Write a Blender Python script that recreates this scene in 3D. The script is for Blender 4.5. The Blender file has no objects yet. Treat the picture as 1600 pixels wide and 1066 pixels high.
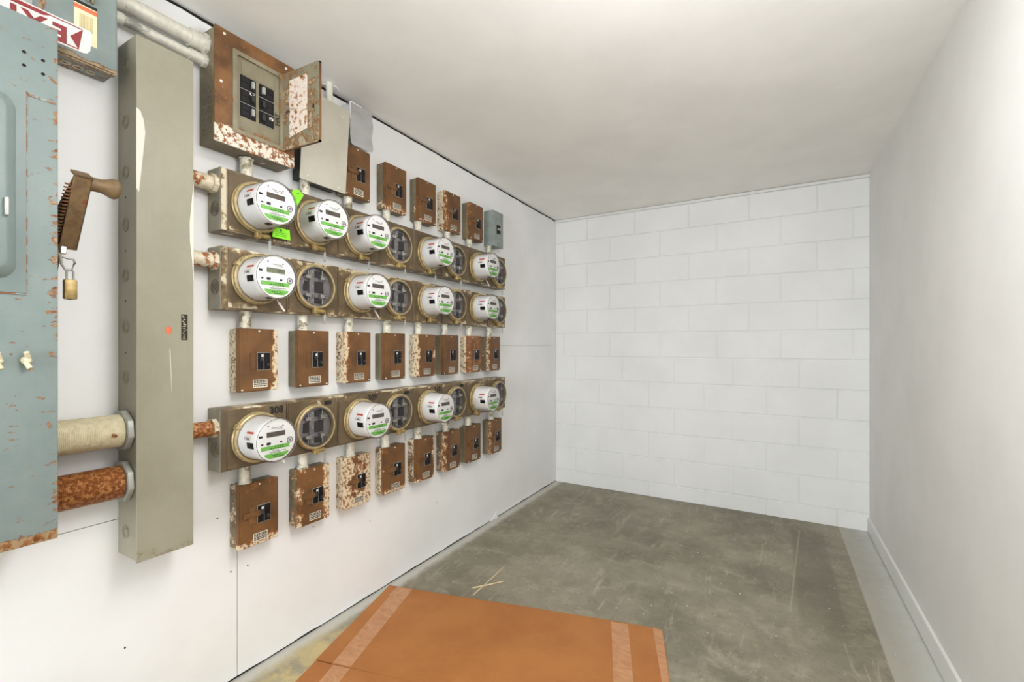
import bpy, bmesh, math, random
from mathutils import Vector, Matrix
random.seed(7)
PI = math.pi
scene = bpy.context.scene
COL = scene.collection

# ------------------------------------------------------------------ room size (metres); camera stands at x=0, y=0
XL, XR, YB, ZC, YF = -1.676, 0.539, 3.693, 2.3135, -3.6

# ------------------------------------------------------------------ camera
cam = bpy.data.cameras.new('camera')
cam.sensor_width = 36.0
cam.lens = 710.3 * 36.0 / 1600.0
cam.shift_y = 7.7 / 1600.0
cam.clip_start = 0.02
camo = bpy.data.objects.new('camera', cam)
camo.location = (0, 0, 1.2)
camo.rotation_euler = (PI / 2, 0, math.radians(29.889))
COL.objects.link(camo)
scene.camera = camo

# ------------------------------------------------------------------ light
def lin(c):
    c = c / 255.0
    return c / 12.92 if c <= 0.04045 else ((c + 0.055) / 1.055) ** 2.4
def rgb(r, g, b): return (lin(r), lin(g), lin(b), 1.0)

world = bpy.data.worlds.new('world'); scene.world = world
world.use_nodes = True
wb = world.node_tree.nodes['Background']
wb.inputs['Color'].default_value = (0.93, 0.97, 1.0, 1)
wb.inputs['Strength'].default_value = 1.1

def area(name, loc, rot, sx, sy, power, color=(1, 1, 1)):
    l = bpy.data.lights.new(name, 'AREA'); l.shape = 'RECTANGLE'
    l.size, l.size_y, l.energy, l.color = sx, sy, power, color
    o = bpy.data.objects.new(name, l); o.location = loc; o.rotation_euler = rot
    COL.objects.link(o); return o
# flush ceiling panel lamp just above the picture; an added area light fills the room from its unseen rear
area('ceiling_lamp', (-0.30, 0.95, ZC - 0.02), (0, 0, 0), 0.45, 0.45, 10, (1.0, 0.99, 0.97))
fill_pt = bpy.data.lights.new('added_fill_light', 'POINT'); fill_pt.energy = 28; fill_pt.color = (0.99, 0.99, 1.0); fill_pt.shadow_soft_size = 0.18  # added point light, brightens the ceiling and the upper left wall
bo = bpy.data.objects.new('added_fill_light', fill_pt); bo.location = (-0.06, 0.78, 1.90); COL.objects.link(bo)
area('rear_fill_light', (0.0, YF + 0.1, 1.05), (math.radians(90), 0, 0), 0.9, 1.9, 112, (0.90, 0.955, 1.0))

vs = scene.view_settings
vs.view_transform = 'Standard'; vs.look = 'None'; vs.gamma = 1.0; vs.use_curve_mapping = False
vs.exposure = 0.0
scene.cycles.max_bounces = 10
scene.cycles.diffuse_bounces = 6
scene.cycles.transparent_max_bounces = 12
scene.cycles.caustics_reflective = False
scene.cycles.caustics_refractive = False
scene.cycles.use_denoising = True

# ------------------------------------------------------------------ materials
class NT:
    def __init__(s, name):
        s.m = bpy.data.materials.new(name); s.m.use_nodes = True
        s.t = s.m.node_tree; s.n = s.t.nodes; s.l = s.t.links
        s.bsdf = s.n['Principled BSDF']
        s._obj = None
    def add(s, typ, **kw):
        nd = s.n.new(typ)
        for k, v in kw.items(): setattr(nd, k, v)
        return nd
    def put(s, sock, v):
        if isinstance(v, bpy.types.NodeSocket): s.l.new(v, sock)
        elif v is not None: sock.default_value = v
    def obj(s): 
        if s._obj is None: s._obj = s.add('ShaderNodeTexCoord').outputs['Object']
        return s._obj
    def xyz(s):
        sp = s.add('ShaderNodeSeparateXYZ'); s.l.new(s.obj(), sp.inputs[0])
        return sp.outputs
    def rvec(s, k=9.0):
        oi = s.add('ShaderNodeObjectInfo')
        v = s.add('ShaderNodeVectorMath', operation='SCALE'); 
        c = s.add('ShaderNodeCombineXYZ')
        for i in range(3): s.l.new(oi.outputs['Random'], c.inputs[i])
        s.l.new(c.outputs[0], v.inputs[0]); v.inputs['Scale'].default_value = k
        a = s.add('ShaderNodeVectorMath', operation='ADD')
        s.l.new(s.obj(), a.inputs[0]); s.l.new(v.outputs[0], a.inputs[1])
        return a.outputs[0]
    def scale(s, vec, sc):
        v = s.add('ShaderNodeVectorMath', operation='MULTIPLY'); s.l.new(vec, v.inputs[0]); v.inputs[1].default_value = sc
        return v.outputs[0]
    def noise(s, scale, detail=4, vec=None, rough=0.6, dist=0.0):
        n = s.add('ShaderNodeTexNoise'); s.l.new(vec or s.obj(), n.inputs['Vector'])
        n.inputs['Scale'].default_value = scale; n.inputs['Detail'].default_value = detail
        n.inputs['Roughness'].default_value = rough; n.inputs['Distortion'].default_value = dist
        return n.outputs['Fac']
    def math(s, op, a, b=None, c=None, clamp=False):
        m = s.add('ShaderNodeMath', operation=op); m.use_clamp = clamp
        s.put(m.inputs[0], a)
        if b is not None: s.put(m.inputs[1], b)
        if c is not None: s.put(m.inputs[2], c)
        return m.outputs[0]
    def step(s, v, a, b):
        m = s.add('ShaderNodeMapRange', interpolation_type='SMOOTHSTEP')
        s.put(m.inputs['Value'], v); m.inputs['From Min'].default_value = a; m.inputs['From Max'].default_value = b
        return m.outputs['Result']
    def mix(s, f, a, b):
        m = s.add('ShaderNodeMix', data_type='RGBA')
        s.put(m.inputs[0], f); s.put(m.inputs[6], a); s.put(m.inputs[7], b)
        return m.outputs[2]
    def attr(s, name):
        a = s.add('ShaderNodeAttribute', attribute_type='OBJECT', attribute_name=name)
        return a.outputs['Fac']
    def bump(s, h, dist=0.002, strength=0.5):
        b = s.add('ShaderNodeBump'); b.inputs['Distance'].default_value = dist; b.inputs['Strength'].default_value = strength
        s.put(b.inputs['Height'], h); s.l.new(b.outputs[0], s.bsdf.inputs['Normal'])
    def out(s, color=None, rough=0.5, metal=0.0, spec=0.5):
        s.put(s.bsdf.inputs['Base Color'], color); s.put(s.bsdf.inputs['Roughness'], rough)
        s.put(s.bsdf.inputs['Metallic'], metal); s.put(s.bsdf.inputs['Specular IOR Level'], spec)
        return s.m

def plain(name, col, rough=0.5, metal=0.0, var=0.12, scale=30, spec=0.5):
    t = NT(name)
    n = t.noise(scale, 3, t.rvec())
    d = tuple(max(0, c * (1 - var)) for c in col[:3]) + (1,)
    l = tuple(min(1, c * (1 + var)) for c in col[:3]) + (1,)
    return t.out(t.mix(t.step(n, 0.3, 0.7), d, l), rough, metal, spec)

def wall_paint(name, col, rough=0.6, bump=0.0012, spec=0.3):
    t = NT(name)
    n = t.noise(2.2, 5); n2 = t.noise(90, 3)
    d = tuple(c * 0.93 for c in col[:3]) + (1,)
    c = t.mix(t.step(n, 0.3, 0.7), d, col)
    dirt = t.noise(14, 6, rough=0.75)
    c = t.mix(t.math('MULTIPLY', t.step(dirt, 0.66, 0.8), 0.25), c, rgb(190, 182, 165))
    h = t.math('ADD', t.math('MULTIPLY', t.noise(7, 4), 0.7), t.math('MULTIPLY', n2, 0.3))
    t.bump(h, bump, 0.5)
    return t.out(c, rough, 0, spec)

def worn(name, base, base2, primer, rust, rust2, w, h, edge=0.045, rough=0.5, scale=28, metal=0.0, ring0=0.26, stretch=(1, 1, 1), sp0=0.52):
    """paint over primer over rust; object properties wear_left/right/top/bottom/all say where the paint has gone"""
    t = NT(name); v = t.rvec()
    x = t.xyz()
    y, z = x[1], x[2]
    def e(p, dist):
        k = t.math('SUBTRACT', 1.0, t.math('DIVIDE', dist, edge)); k = t.math('MAXIMUM', k, 0.0)
        return t.math('MULTIPLY', k, t.attr(p))
    el = e('wear_left', y); er = e('wear_right', t.math('SUBTRACT', w, y))
    eb = e('wear_bottom', z); et = e('wear_top', t.math('SUBTRACT', h, z))
    val = t.math('MAXIMUM', t.math('MAXIMUM', el, er), t.math('MAXIMUM', eb, et))
    val = t.math('ADD', val, t.math('MULTIPLY', t.attr('wear_all'), 0.62))
    n = t.noise(scale, 6, t.scale(v, stretch), 0.65)
    val = t.math('ADD', val, t.math('MULTIPLY', t.math('SUBTRACT', n, 0.5), 1.5))
    peel = t.step(val, 0.42, 0.50); ring = t.step(val, ring0, 0.45)
    b = t.mix(t.step(t.noise(9, 5, v), 0.3, 0.7), base, base2)
    streak = t.noise(1, 4, t.scale(v, (40, 60, 5)))
    b = t.mix(t.math('MULTIPLY', t.step(streak, 0.5, 0.75), 0.4), b, base2)
    fine = t.noise(150, 3, v)
    b = t.mix(t.math('MULTIPLY', t.step(fine, 0.62, 0.75), 0.35), b, rust)
    r = t.mix(t.step(t.noise(70, 4, v), 0.35, 0.65), rust, rust2)
    sp = t.step(t.math('ADD', t.noise(75, 5, v, 0.7), t.math('MULTIPLY', t.attr('wear_rust'), 0.16)), sp0, sp0 + 0.07)
    p = t.mix(sp, primer, r)
    c = t.mix(ring, b, r); c = t.mix(peel, c, p)
    t.bump(t.math('SUBTRACT', t.math('MULTIPLY', fine, 0.4), peel), 0.0008, 0.6)
    return t.out(c, rough, metal, 0.4)

def pipe_mat(name, a, b, rust, amount, sc=26, rust2=(116, 68, 36)):
    t = NT(name); v = t.rvec()
    n = t.noise(sc, 6, v, 0.65); c = t.mix(t.step(t.noise(60, 4, v), 0.35, 0.7), a, b)
    r = t.mix(t.step(t.noise(120, 4, v), 0.35, 0.65), rust, rgb(*rust2))
    c = t.mix(t.step(n, 0.72 - amount, 0.80 - amount), c, r)
    t.bump(n, 0.001, 0.5)
    return t.out(c, 0.5, 0.1, 0.4)
M = {}
M['wall'] = wall_paint('white_wall_paint', rgb(238, 238, 237))
M['wall_r'] = wall_paint('right_wall_paint', rgb(233, 233, 231))
M['block'] = wall_paint('white_block_paint', rgb(236, 236, 235), 0.65, 0.002)
M['ceiling'] = wall_paint('ceiling_paint', rgb(246, 244, 240), 0.7)
M['trim'] = wall_paint('trim_paint', rgb(228, 228, 225), 0.45)
M['cavity'] = plain('dark_cavity_shade', rgb(20, 18, 16), 0.9)  # near-black colour stands in for the shade inside gaps and holes
M['brown'] = worn('brown_box_paint', rgb(120, 83, 47), rgb(92, 62, 36), rgb(216, 197, 166), rgb(160, 104, 56), rgb(114, 70, 38), 0.148, 0.226)
M['slot_brown'] = plain('dark_brown_edge', rgb(86, 52, 32), 0.5)
M['panel_rust'] = worn('rusty_panel_paint', rgb(132, 92, 54), rgb(84, 56, 32), rgb(220, 210, 194), rgb(158, 100, 54), rgb(112, 68, 36), 0.283, 0.378, 0.09)
M['panel_grey'] = worn('panel_grey_paint', rgb(146, 140, 118), rgb(124, 116, 94), rgb(168, 158, 134), rgb(150, 100, 55), rgb(120, 78, 42), 0.283, 0.378, 0.09)
M['trough'] = worn('meter_trough_metal', rgb(118, 103, 80), rgb(94, 79, 60), rgb(206, 194, 168), rgb(140, 122, 90), rgb(118, 88, 56), 1.857, 0.21, 0.05, scale=11, rough=0.42, metal=0.2, sp0=0.6)
M['end_metal'] = plain('grey_end_plate', rgb(150, 145, 128), 0.45, 0.1, 0.14, 14)
M['box_side'] = worn('box_side_metal', rgb(132, 124, 102), rgb(108, 98, 76), rgb(222, 210, 184), rgb(150, 112, 72), rgb(112, 76, 44), 0.148, 0.226, scale=22, rough=0.5)
M['duct'] = worn('khaki_duct_paint', rgb(154, 149, 130), rgb(146, 141, 122), rgb(224, 216, 200), rgb(140, 128, 104), rgb(120, 104, 80), 0.145, 1.49, 0.05, rough=0.42)
M['disc'] = worn('blue_grey_paint', rgb(136, 149, 147), rgb(127, 141, 140), rgb(170, 142, 108), rgb(156, 108, 66), rgb(116, 66, 32), 0.55, 1.188, 0.03, rough=0.4, scale=30, ring0=0.37, stretch=(1, 1, 2.2))
M['grey_box'] = plain('grey_green_box_paint', rgb(136, 144, 140), 0.45)
M['seam_rust'] = pipe_mat('rusty_seam', rgb(140, 150, 146), rgb(128, 136, 132), rgb(146, 96, 62), 0.26)
M['upper'] = worn('upper_switch_paint', rgb(140, 152, 150), rgb(126, 138, 136), rgb(160, 140, 110), rgb(150, 104, 62), rgb(110, 66, 36), 0.155, 0.34, 0.02, rough=0.4)
M['cover_grey'] = plain('warm_grey_cover_paint', rgb(186, 181, 166), 0.5, var=0.04, scale=12)
M['black'] = plain('black_plastic', rgb(17, 16, 17), 0.5, spec=0.3)
M['black_face'] = plain('black_breaker_face', rgb(30, 29, 31), 0.5, spec=0.3)
M['dark'] = plain('dark_insulator', rgb(48, 45, 46), 0.4, var=0.2)
M['black_box'] = plain('black_box_paint', rgb(28, 28, 27), 0.5)
M['steel'] = plain('bare_steel', rgb(188, 186, 180), 0.32, 0.7)
M['galv'] = plain('galvanised_steel', rgb(172, 172, 166), 0.42, 0.35)
M['bus'] = plain('grey_bus_bar', rgb(132, 127, 130), 0.4, 0.3)
M['brass'] = plain('aged_brass', rgb(180, 160, 118), 0.42, 0.3, 0.22, 40)
M['brass2'] = plain('dark_brass', rgb(168, 144, 92), 0.38, 0.4, 0.25, 60)
M['white'] = plain('white_meter_plastic', rgb(242, 240, 238), 0.4, var=0.02)
M['print'] = plain('grey_print', rgb(120, 118, 120), 0.6)
M['ink'] = plain('black_ink', rgb(24, 22, 22), 0.6)
M['green'] = plain('green_label_band', rgb(122, 190, 88), 0.5, var=0.04)
M['lime'] = plain('fluorescent_green_tag', rgb(140, 232, 36), 0.55, var=0.03)
M['darkgreen'] = plain('dark_green_print', rgb(52, 104, 34), 0.6)
M['lcd'] = plain('meter_display', rgb(92, 84, 76), 0.25)
M['lcd_g'] = plain('green_grey_display', rgb(126, 130, 108), 0.25)
M['red'] = plain('red_sticker', rgb(196, 80, 64), 0.5, var=0.05)
M['maroon'] = plain('maroon_print', rgb(134, 34, 38), 0.5, var=0.05)
M['signwhite'] = plain('white_sign_plastic', rgb(226, 218, 214), 0.35, var=0.02)
M['cream'] = plain('cream_label', rgb(238, 226, 188), 0.55, var=0.03)
M['orange'] = plain('orange_print', rgb(214, 110, 70), 0.55)
M['ochre'] = plain('ochre_print', rgb(196, 178, 130), 0.55)
M['platewhite'] = plain('pale_nameplate', rgb(214, 206, 188), 0.5)
M['pipe_white'] = wall_paint('overpainted_conduit', rgb(222, 218, 206), 0.45, 0.001)
M['alu'] = plain('shiny_aluminium', rgb(222, 225, 229), 0.2, 0.92, 0.05, 20)
M['sliver'] = plain('pale_wood', rgb(216, 196, 156), 0.7)

M['pipe_cream'] = pipe_mat('cream_threaded_pipe', rgb(222, 212, 184), rgb(206, 194, 160), rgb(150, 96, 54), 0.08)
M['pipe_rust'] = pipe_mat('rusted_threaded_pipe', rgb(196, 146, 92), rgb(168, 104, 56), rgb(150, 88, 44), 0.28, 105)
M['nipple_rust'] = pipe_mat('rust_streaked_nipple', rgb(222, 212, 192), rgb(206, 190, 160), rgb(180, 116, 64), 0.2)
M['conduit_grey'] = pipe_mat('grey_white_conduit', rgb(214, 209, 196), rgb(196, 193, 182), rgb(150, 152, 142), 0.14, 9, (128, 130, 120))
M['conduit'] = pipe_mat('part_painted_conduit', rgb(222, 217, 203), rgb(200, 193, 172), rgb(158, 150, 126), 0.2, 26, (124, 116, 94))
M['dark_rust'] = plain('dark_greasy_iron', rgb(46, 38, 32), 0.6)
M['spring'] = plain('rusty_spring_wire', rgb(128, 88, 60), 0.5, 0.2)
M['lever'] = pipe_mat('rusty_brown_handle', rgb(124, 100, 70), rgb(104, 82, 58), rgb(126, 78, 50), 0.16)

def glass_mat():
    m = bpy.data.materials.new('thin_clear_glass'); m.use_nodes = True
    nt = m.node_tree; n = nt.nodes; n.clear()
    o = n.new('ShaderNodeOutputMaterial'); mx = n.new('ShaderNodeMixShader')
    tr = n.new('ShaderNodeBsdfTransparent'); gl = n.new('ShaderNodeBsdfGlossy')
    fr = n.new('ShaderNodeLayerWeight'); fr.inputs['Blend'].default_value = 0.22
    mp = n.new('ShaderNodeMath'); mp.operation = 'MULTIPLY'; mp.inputs[1].default_value = 0.6
    tr.inputs['Color'].default_value = (0.985, 0.985, 0.985, 1); gl.inputs['Roughness'].default_value = 0.06
    nt.links.new(fr.outputs['Fresnel'], mp.inputs[0]); nt.links.new(mp.outputs[0], mx.inputs[0])
    nt.links.new(tr.outputs[0], mx.inputs[1]); nt.links.new(gl.outputs[0], mx.inputs[2]); nt.links.new(mx.outputs[0], o.inputs[0])
    return m
M['glass'] = glass_mat()

def floor_mat():
    t = NT('worn_concrete'); x = t.xyz(); X, Y = x[0], x[1]
    n1 = t.noise(1.6, 6, rough=0.65); n2 = t.noise(7, 6, rough=0.7, dist=0.6); n3 = t.noise(45, 5, rough=0.7)
    c = t.mix(t.step(n1, 0.32, 0.68), rgb(112, 106, 89), rgb(152, 145, 125))
    c = t.mix(t.math('MULTIPLY', t.step(n2, 0.46, 0.70), 0.6), c, rgb(172, 164, 144))
    c = t.mix(t.math('MULTIPLY', t.step(n3, 0.5, 0.75), 0.5), c, rgb(94, 86, 69))
    sc = t.noise(1, 5, t.scale(t.obj(), (22, 3.2, 1)), 0.7, 1.2)
    c = t.mix(t.math('MULTIPLY', t.step(sc, 0.57, 0.68), 0.42), c, rgb(186, 178, 156))
    ys = t.noise(5, 6, t.scale(t.obj(), (1.5, 2.2, 1)), 0.75, 1.5)
    c = t.mix(t.math('MULTIPLY', t.step(ys, 0.60, 0.72), 0.45), c, rgb(190, 170, 118))
    wob = t.math('MULTIPLY', t.math('SUBTRACT', t.noise(18, 4), 0.5), 0.05)
    # darker clean rectangle where something used to stand
    def band(v, a, b, s): return t.math('MULTIPLY', t.step(v, a - s, a + s), t.math('SUBTRACT', 1.0, t.step(v, b - s, b + s)))
    rect = t.math('MULTIPLY', band(t.math('ADD', X, t.math('MULTIPLY', Y, 0.0)), 0.10, 0.275, 0.012), band(t.math('ADD', Y, wob), 2.35, 3.50, 0.12))
    c = t.mix(t.math('MULTIPLY', rect, 0.45), c, rgb(98, 92, 76))
    line = t.math('MULTIPLY', band(t.math('SUBTRACT', X, t.math('MULTIPLY', t.math('SUBTRACT', Y, 2.4), 0.075)), 0.062, 0.069, 0.003), band(Y, 2.4, 3.5, 0.02))
    c = t.mix(t.math('MULTIPLY', line, 0.5), c, rgb(176, 168, 146))
    # old white wall paint that ran on to the floor along the right wall and the left wall
    strip = t.step(t.math('ADD', X, t.math('MULTIPLY', wob, 0.12)), 0.372, 0.380)
    stripc = t.mix(t.step(t.math('ADD', X, wob), 0.40, 0.56), rgb(176, 173, 162), rgb(206, 208, 204))
    stripc = t.mix(t.math('MULTIPLY', t.step(n2, 0.5, 0.75), 0.35), stripc, rgb(150, 144, 128))
    c = t.mix(t.math('MULTIPLY', strip, 0.9), c, stripc)
    lw = t.math('SUBTRACT', 1.0, t.step(t.math('ADD', X, t.math('MULTIPLY', wob, 1.2)), XL + 0.03, XL + 0.085))
    c = t.mix(t.math('MULTIPLY', lw, 0.75), c, rgb(206, 204, 196))
    lw2 = t.math('MULTIPLY', band(t.math('ADD', X, wob), XL + 0.06, XL + 0.30, 0.05), band(t.math('ADD', Y, wob), 0.6, 1.36, 0.06))
    c = t.mix(t.math('MULTIPLY', t.math('MULTIPLY', lw2, t.step(t.noise(9, 6, rough=0.7), 0.35, 0.6)), 0.75), c, rgb(204, 182, 124))
    fl = t.noise(60, 2, rough=0.5)
    c = t.mix(t.step(fl, 0.73, 0.745), c, rgb(226, 224, 214))
    t.bump(t.math('ADD', n3, t.math('MULTIPLY', n2, 0.5)), 0.0015, 0.4)
    return t.out(c, t.mix(t.step(n2, 0.3, 0.7), (0.38,) * 3 + (1,), (0.6,) * 3 + (1,)), 0, 0.4)
M['floor'] = floor_mat()

def card_mat():
    t = NT('brown_cardboard')
    flute = t.noise(1, 2, t.scale(t.obj(), (14, 420, 1)))
    n = t.noise(3.5, 5); f = t.noise(160, 3)
    c = t.mix(t.step(n, 0.3, 0.7), rgb(163, 103, 54), rgb(178, 118, 64))
    c = t.mix(t.math('MULTIPLY', t.step(flute, 0.4, 0.7), 0.18), c, rgb(150, 90, 46))
    c = t.mix(t.math('MULTIPLY', t.step(f, 0.6, 0.75), 0.25), c, rgb(198, 138, 88))
    t.bump(flute, 0.0006, 0.3)
    return t.out(c, 0.6, 0, 0.3)
M['card'] = card_mat()
def tape_mat():
    t = NT('clear_parcel_tape')
    n = t.noise(18, 5, t.scale(t.obj(), (1, 2.5, 1)), 0.7, 1.0)
    c = t.mix(t.step(n, 0.3, 0.7), rgb(174, 118, 72), rgb(194, 144, 104))
    t.bump(n, 0.001, 0.4)
    return t.out(c, 0.3, 0, 0.5)
M['tape'] = tape_mat()
def sheet_mat():
    t = NT('rust_stained_paper'); n = t.noise(55, 5, rough=0.7); n2 = t.noise(120, 3)
    c = t.mix(t.step(n2, 0.4, 0.7), rgb(232, 218, 206), rgb(214, 196, 180))
    c = t.mix(t.step(n, 0.52, 0.6), c, rgb(166, 112, 66)); c = t.mix(t.step(n, 0.62, 0.68), c, rgb(96, 58, 30))
    return t.out(c, 0.7)
M['sheet'] = sheet_mat()

# ------------------------------------------------------------------ mesh helpers (local axes: x out of the wall, y along it, z up)
def B(): return bmesh.new()
def bx(bm, x0, x1, y0, y1, z0, z1):
    v = [bm.verts.new((x, y, z)) for x in (x0, x1) for y in (y0, y1) for z in (z0, z1)]
    for f in ((0, 1, 3, 2), (4, 6, 7, 5), (0, 4, 5, 1), (2, 3, 7, 6), (0, 2, 6, 4), (1, 5, 7, 3)):
        bm.faces.new([v[i] for i in f])
    return bm
def bev(bm, w=0.002, seg=2):
    bmesh.ops.bevel(bm, geom=list(bm.edges), offset=w, segments=seg, profile=0.5, affect='EDGES', clamp_overlap=True)
    return bm
def rbx(x0, x1, y0, y1, z0, z1, w=0.002, seg=2): return bev(bx(B(), x0, x1, y0, y1, z0, z1), w, seg)
def frame_of(d):
    d = Vector(d).normalized(); a = Vector((0, 0, 1)) if abs(d.z) < 0.9 else Vector((0, 1, 0))
    u = d.cross(a).normalized(); return u, d.cross(u).normalized(), d
def cyl(bm, p0, p1, r0, r1=None, n=20, caps=True, rot=0.0):
    r1 = r0 if r1 is None else r1; p0, p1 = Vector(p0), Vector(p1); u, w, d = frame_of(p1 - p0)
    ring = []
    for p, r in ((p0, r0), (p1, r1)):
        ring.append([bm.verts.new(p + (u * math.cos(rot + 2 * PI * i / n) + w * math.sin(rot + 2 * PI * i / n)) * r) for i in range(n)])
    for i in range(n): bm.faces.new((ring[0][i], ring[0][(i + 1) % n], ring[1][(i + 1) % n], ring[1][i]))
    if caps: bm.faces.new(ring[0][::-1]); bm.faces.new(ring[1])
    return bm
def lathe(bm, prof, o=(0, 0, 0), axis=(1, 0, 0), n=40, close=False):
    """prof: list of (radius, height along axis)"""
    o = Vector(o); u, w, d = frame_of(axis); rings = []
    for r, h in prof:
        if r < 1e-6: rings.append([bm.verts.new(o + d * h)])
        else: rings.append([bm.verts.new(o + d * h + (u * math.cos(2 * PI * i / n) + w * math.sin(2 * PI * i / n)) * r) for i in range(n)])
    pr = list(zip(rings, rings[1:]))
    if close: pr.append((rings[-1], rings[0]))
    for a, b in pr:
        for i in range(n):
            j = (i + 1) % n
            if len(a) == 1 and len(b) == 1: continue
            if len(a) == 1: bm.faces.new((a[0], b[j], b[i]))
            elif len(b) == 1: bm.faces.new((a[i], a[j], b[0]))
            else: bm.faces.new((a[i], a[j], b[j], b[i]))
    return bm
def torus(bm, o, axis, R, r, n=28, m=8): return lathe(bm, [(R + r * math.cos(2 * PI * k / m), r * math.sin(2 * PI * k / m)) for k in range(m)], o, axis, n, True)
def tube(bm, pts, r, n=8):
    pts = [Vector(p) for p in pts]; prev = None
    for i, p in enumerate(pts):
        d = (pts[min(i + 1, len(pts) - 1)] - pts[max(i - 1, 0)])
        u, w, _ = frame_of(d)
        ring = [bm.verts.new(p + (u * math.cos(2 * PI * k / n) + w * math.sin(2 * PI * k / n)) * r) for k in range(n)]
        if prev:
            for k in range(n): bm.faces.new((prev[k], prev[(k + 1) % n], ring[(k + 1) % n], ring[k]))
        else: bm.faces.new(ring[::-1])
        prev = ring
    bm.faces.new(prev); return bm
def prism(bm, poly, x0, x1, f=lambda a, b, c: (c, a, b)):
    """poly: (a, b) outline; extruded from x0 to x1; f maps (a, b, depth) to a point"""
    lo = [bm.verts.new(f(a, b, x0)) for a, b in poly]; hi = [bm.verts.new(f(a, b, x1)) for a, b in poly]
    k = len(poly)
    for i in range(k): bm.faces.new((lo[i], lo[(i + 1) % k], hi[(i + 1) % k], hi[i]))
    bm.faces.new(lo[::-1]); bm.faces.new(hi); return bm
def disc_poly(r, n=40, cu=0, cv=0): return [(cu + r * math.cos(2 * PI * i / n), cv + r * math.sin(2 * PI * i / n)) for i in range(n)]
def rrect(y0, y1, z0, z1, r, n=5):
    out = []
    for cy, cz, a in ((y1 - r, z1 - r, 0), (y0 + r, z1 - r, 90), (y0 + r, z0 + r, 180), (y1 - r, z0 + r, 270)):
        for k in range(n + 1):
            t = math.radians(a + 90 * k / n); out.append((cy + r * math.cos(t), cz + r * math.sin(t)))
    return out
def clip_circle(R, u0, u1, v0, v1, n=10):
    """rectangle cut by a circle of radius R (both sides limited by the circle)"""
    L, Rr = [], []
    for k in range(n + 1):
        v = v0 + (v1 - v0) * k / n; m = math.sqrt(max(0, R * R - v * v))
        L.append((max(u0, -m), v)); Rr.append((min(u1, m), v))
    return Rr + L[::-1]
def text_bm(bm, s, size, fmap, thick=0.0004, align='CENTER', bold=0.0):
    c = bpy.data.curves.new('lettering', 'FONT'); c.body = s; c.size = size; c.align_x = align; c.align_y = 'CENTER'; c.resolution_u = 3; c.offset = bold * size
    o = bpy.data.objects.new('lettering', c); me = bpy.data.meshes.new_from_object(o)
    vv = [bm.verts.new(fmap(v.co.x, v.co.y, thick)) for v in me.vertices]
    for p in me.polygons:
        try: bm.faces.new([vv[i] for i in p.vertices])
        except ValueError: pass
    bpy.data.objects.remove(o); bpy.data.curves.remove(c); bpy.data.meshes.remove(me)
    return bm

def mesh(name, bm, mat, smooth=True):
    bmesh.ops.recalc_face_normals(bm, faces=bm.faces)
    me = bpy.data.meshes.new(name); bm.to_mesh(me); bm.free(); me.materials.append(mat)
    if smooth:
        for p in me.polygons: p.use_smooth = True
        try: me.set_sharp_from_angle(angle=math.radians(32))
        except Exception: pass
    return me
def obj(name, bm, mat, parent=None, smooth=True, **props):
    me = bm if isinstance(bm, bpy.types.Mesh) else mesh(name, bm, mat, smooth)
    o = bpy.data.objects.new(name, me); COL.objects.link(o)
    if parent: o.parent = parent
    for k, v in props.items(): o[k] = v
    return o
def tag(o, label, cat, group=None):
    o['label'] = label; o['category'] = cat
    if group: o['group'] = group
    return o
def thing(name, label, cat, loc, group=None):
    o = bpy.data.objects.new(name, None); COL.objects.link(o); o.location = loc; o.empty_display_size = 0.05
    return tag(o, label, cat, group)
def wear(o, **k):
    for a in ('left', 'right', 'top', 'bottom', 'all', 'rust'): o['wear_' + a] = float(k.get(a, 0.0))
    return o
def dup(root, loc, label, group=None):
    def cp(o, par):
        c = o.copy(); COL.objects.link(c); c.parent = par
        for ch in list(o.children): cp(ch, c)
        return c
    r = cp(root, None); r.location = loc; r['label'] = label
    if group: r['group'] = group
    return r
def kids(o, name): return [c for c in o.children if c.name.split('.')[0] == name]
def struct(o): o['kind'] = 'structure'; return o
def empty(name, loc=(0, 0, 0)):
    o = bpy.data.objects.new(name, None); COL.objects.link(o); o.location = loc; return o
def jit(a, b, step, amp):
    n = max(2, int((b - a) / step)); return [(a + (b - a) * i / n, random.uniform(-amp, amp)) for i in range(n + 1)]

# ------------------------------------------------------------------ the room
struct(obj('floor', bx(B(), XL - 0.12, XR + 0.12, YF, YB + 0.15, -0.1, 0), M['floor']))
ceiling = struct(obj('ceiling', bx(B(), XL - 0.12, XR + 0.12, YF, YB + 0.15, ZC, ZC + 0.1), M['ceiling']))
hole = B(); prism(hole, [(0.0, 0.0), (0.03, 0.012), (0.055, 0.0), (0.075, 0.014), (0.05, 0.03), (0.02, 0.026)], -0.004, 0.001, lambda a, b, c: (XL + 0.02 + b, 1.27 + a, ZC + c))
obj('torn_ceiling_edge', hole, M['wall'], ceiling)

wall_left = struct(obj('wall_left', bx(B(), XL - 0.12, XL - 0.06, YF, YB + 0.15, 0, ZC), M['cavity']))
def panel(y0, y1, z0, z1, bottom=0.0, top=0.0, name='wall_panel'):
    bot = [(y, z0 + (bottom + d if bottom else 0)) for y, d in (jit(y0, y1, 0.05, 0.0025) if bottom else [(y0, 0), (y1, 0)])]
    tp = [(y, z1 - (top + d if top else 0)) for y, d in (jit(y0, y1, 0.06, 0.0022) if top else [(y0, 0), (y1, 0)])]
    bm = prism(B(), bot + tp[::-1], XL - 0.012, XL)
    return obj(name, bm, M['wall'], wall_left, smooth=False)
panel(YF, 0.60, 0, 0.6885, bottom=0.0085)
panel(0.60, 0.9265, 0, 0.6903, bottom=0.0085)
panel(0.929, 2.35, 0, 1.2, bottom=0.0085)
panel(2.35, YB, 0, 1.2025, bottom=0.0085)
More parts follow.
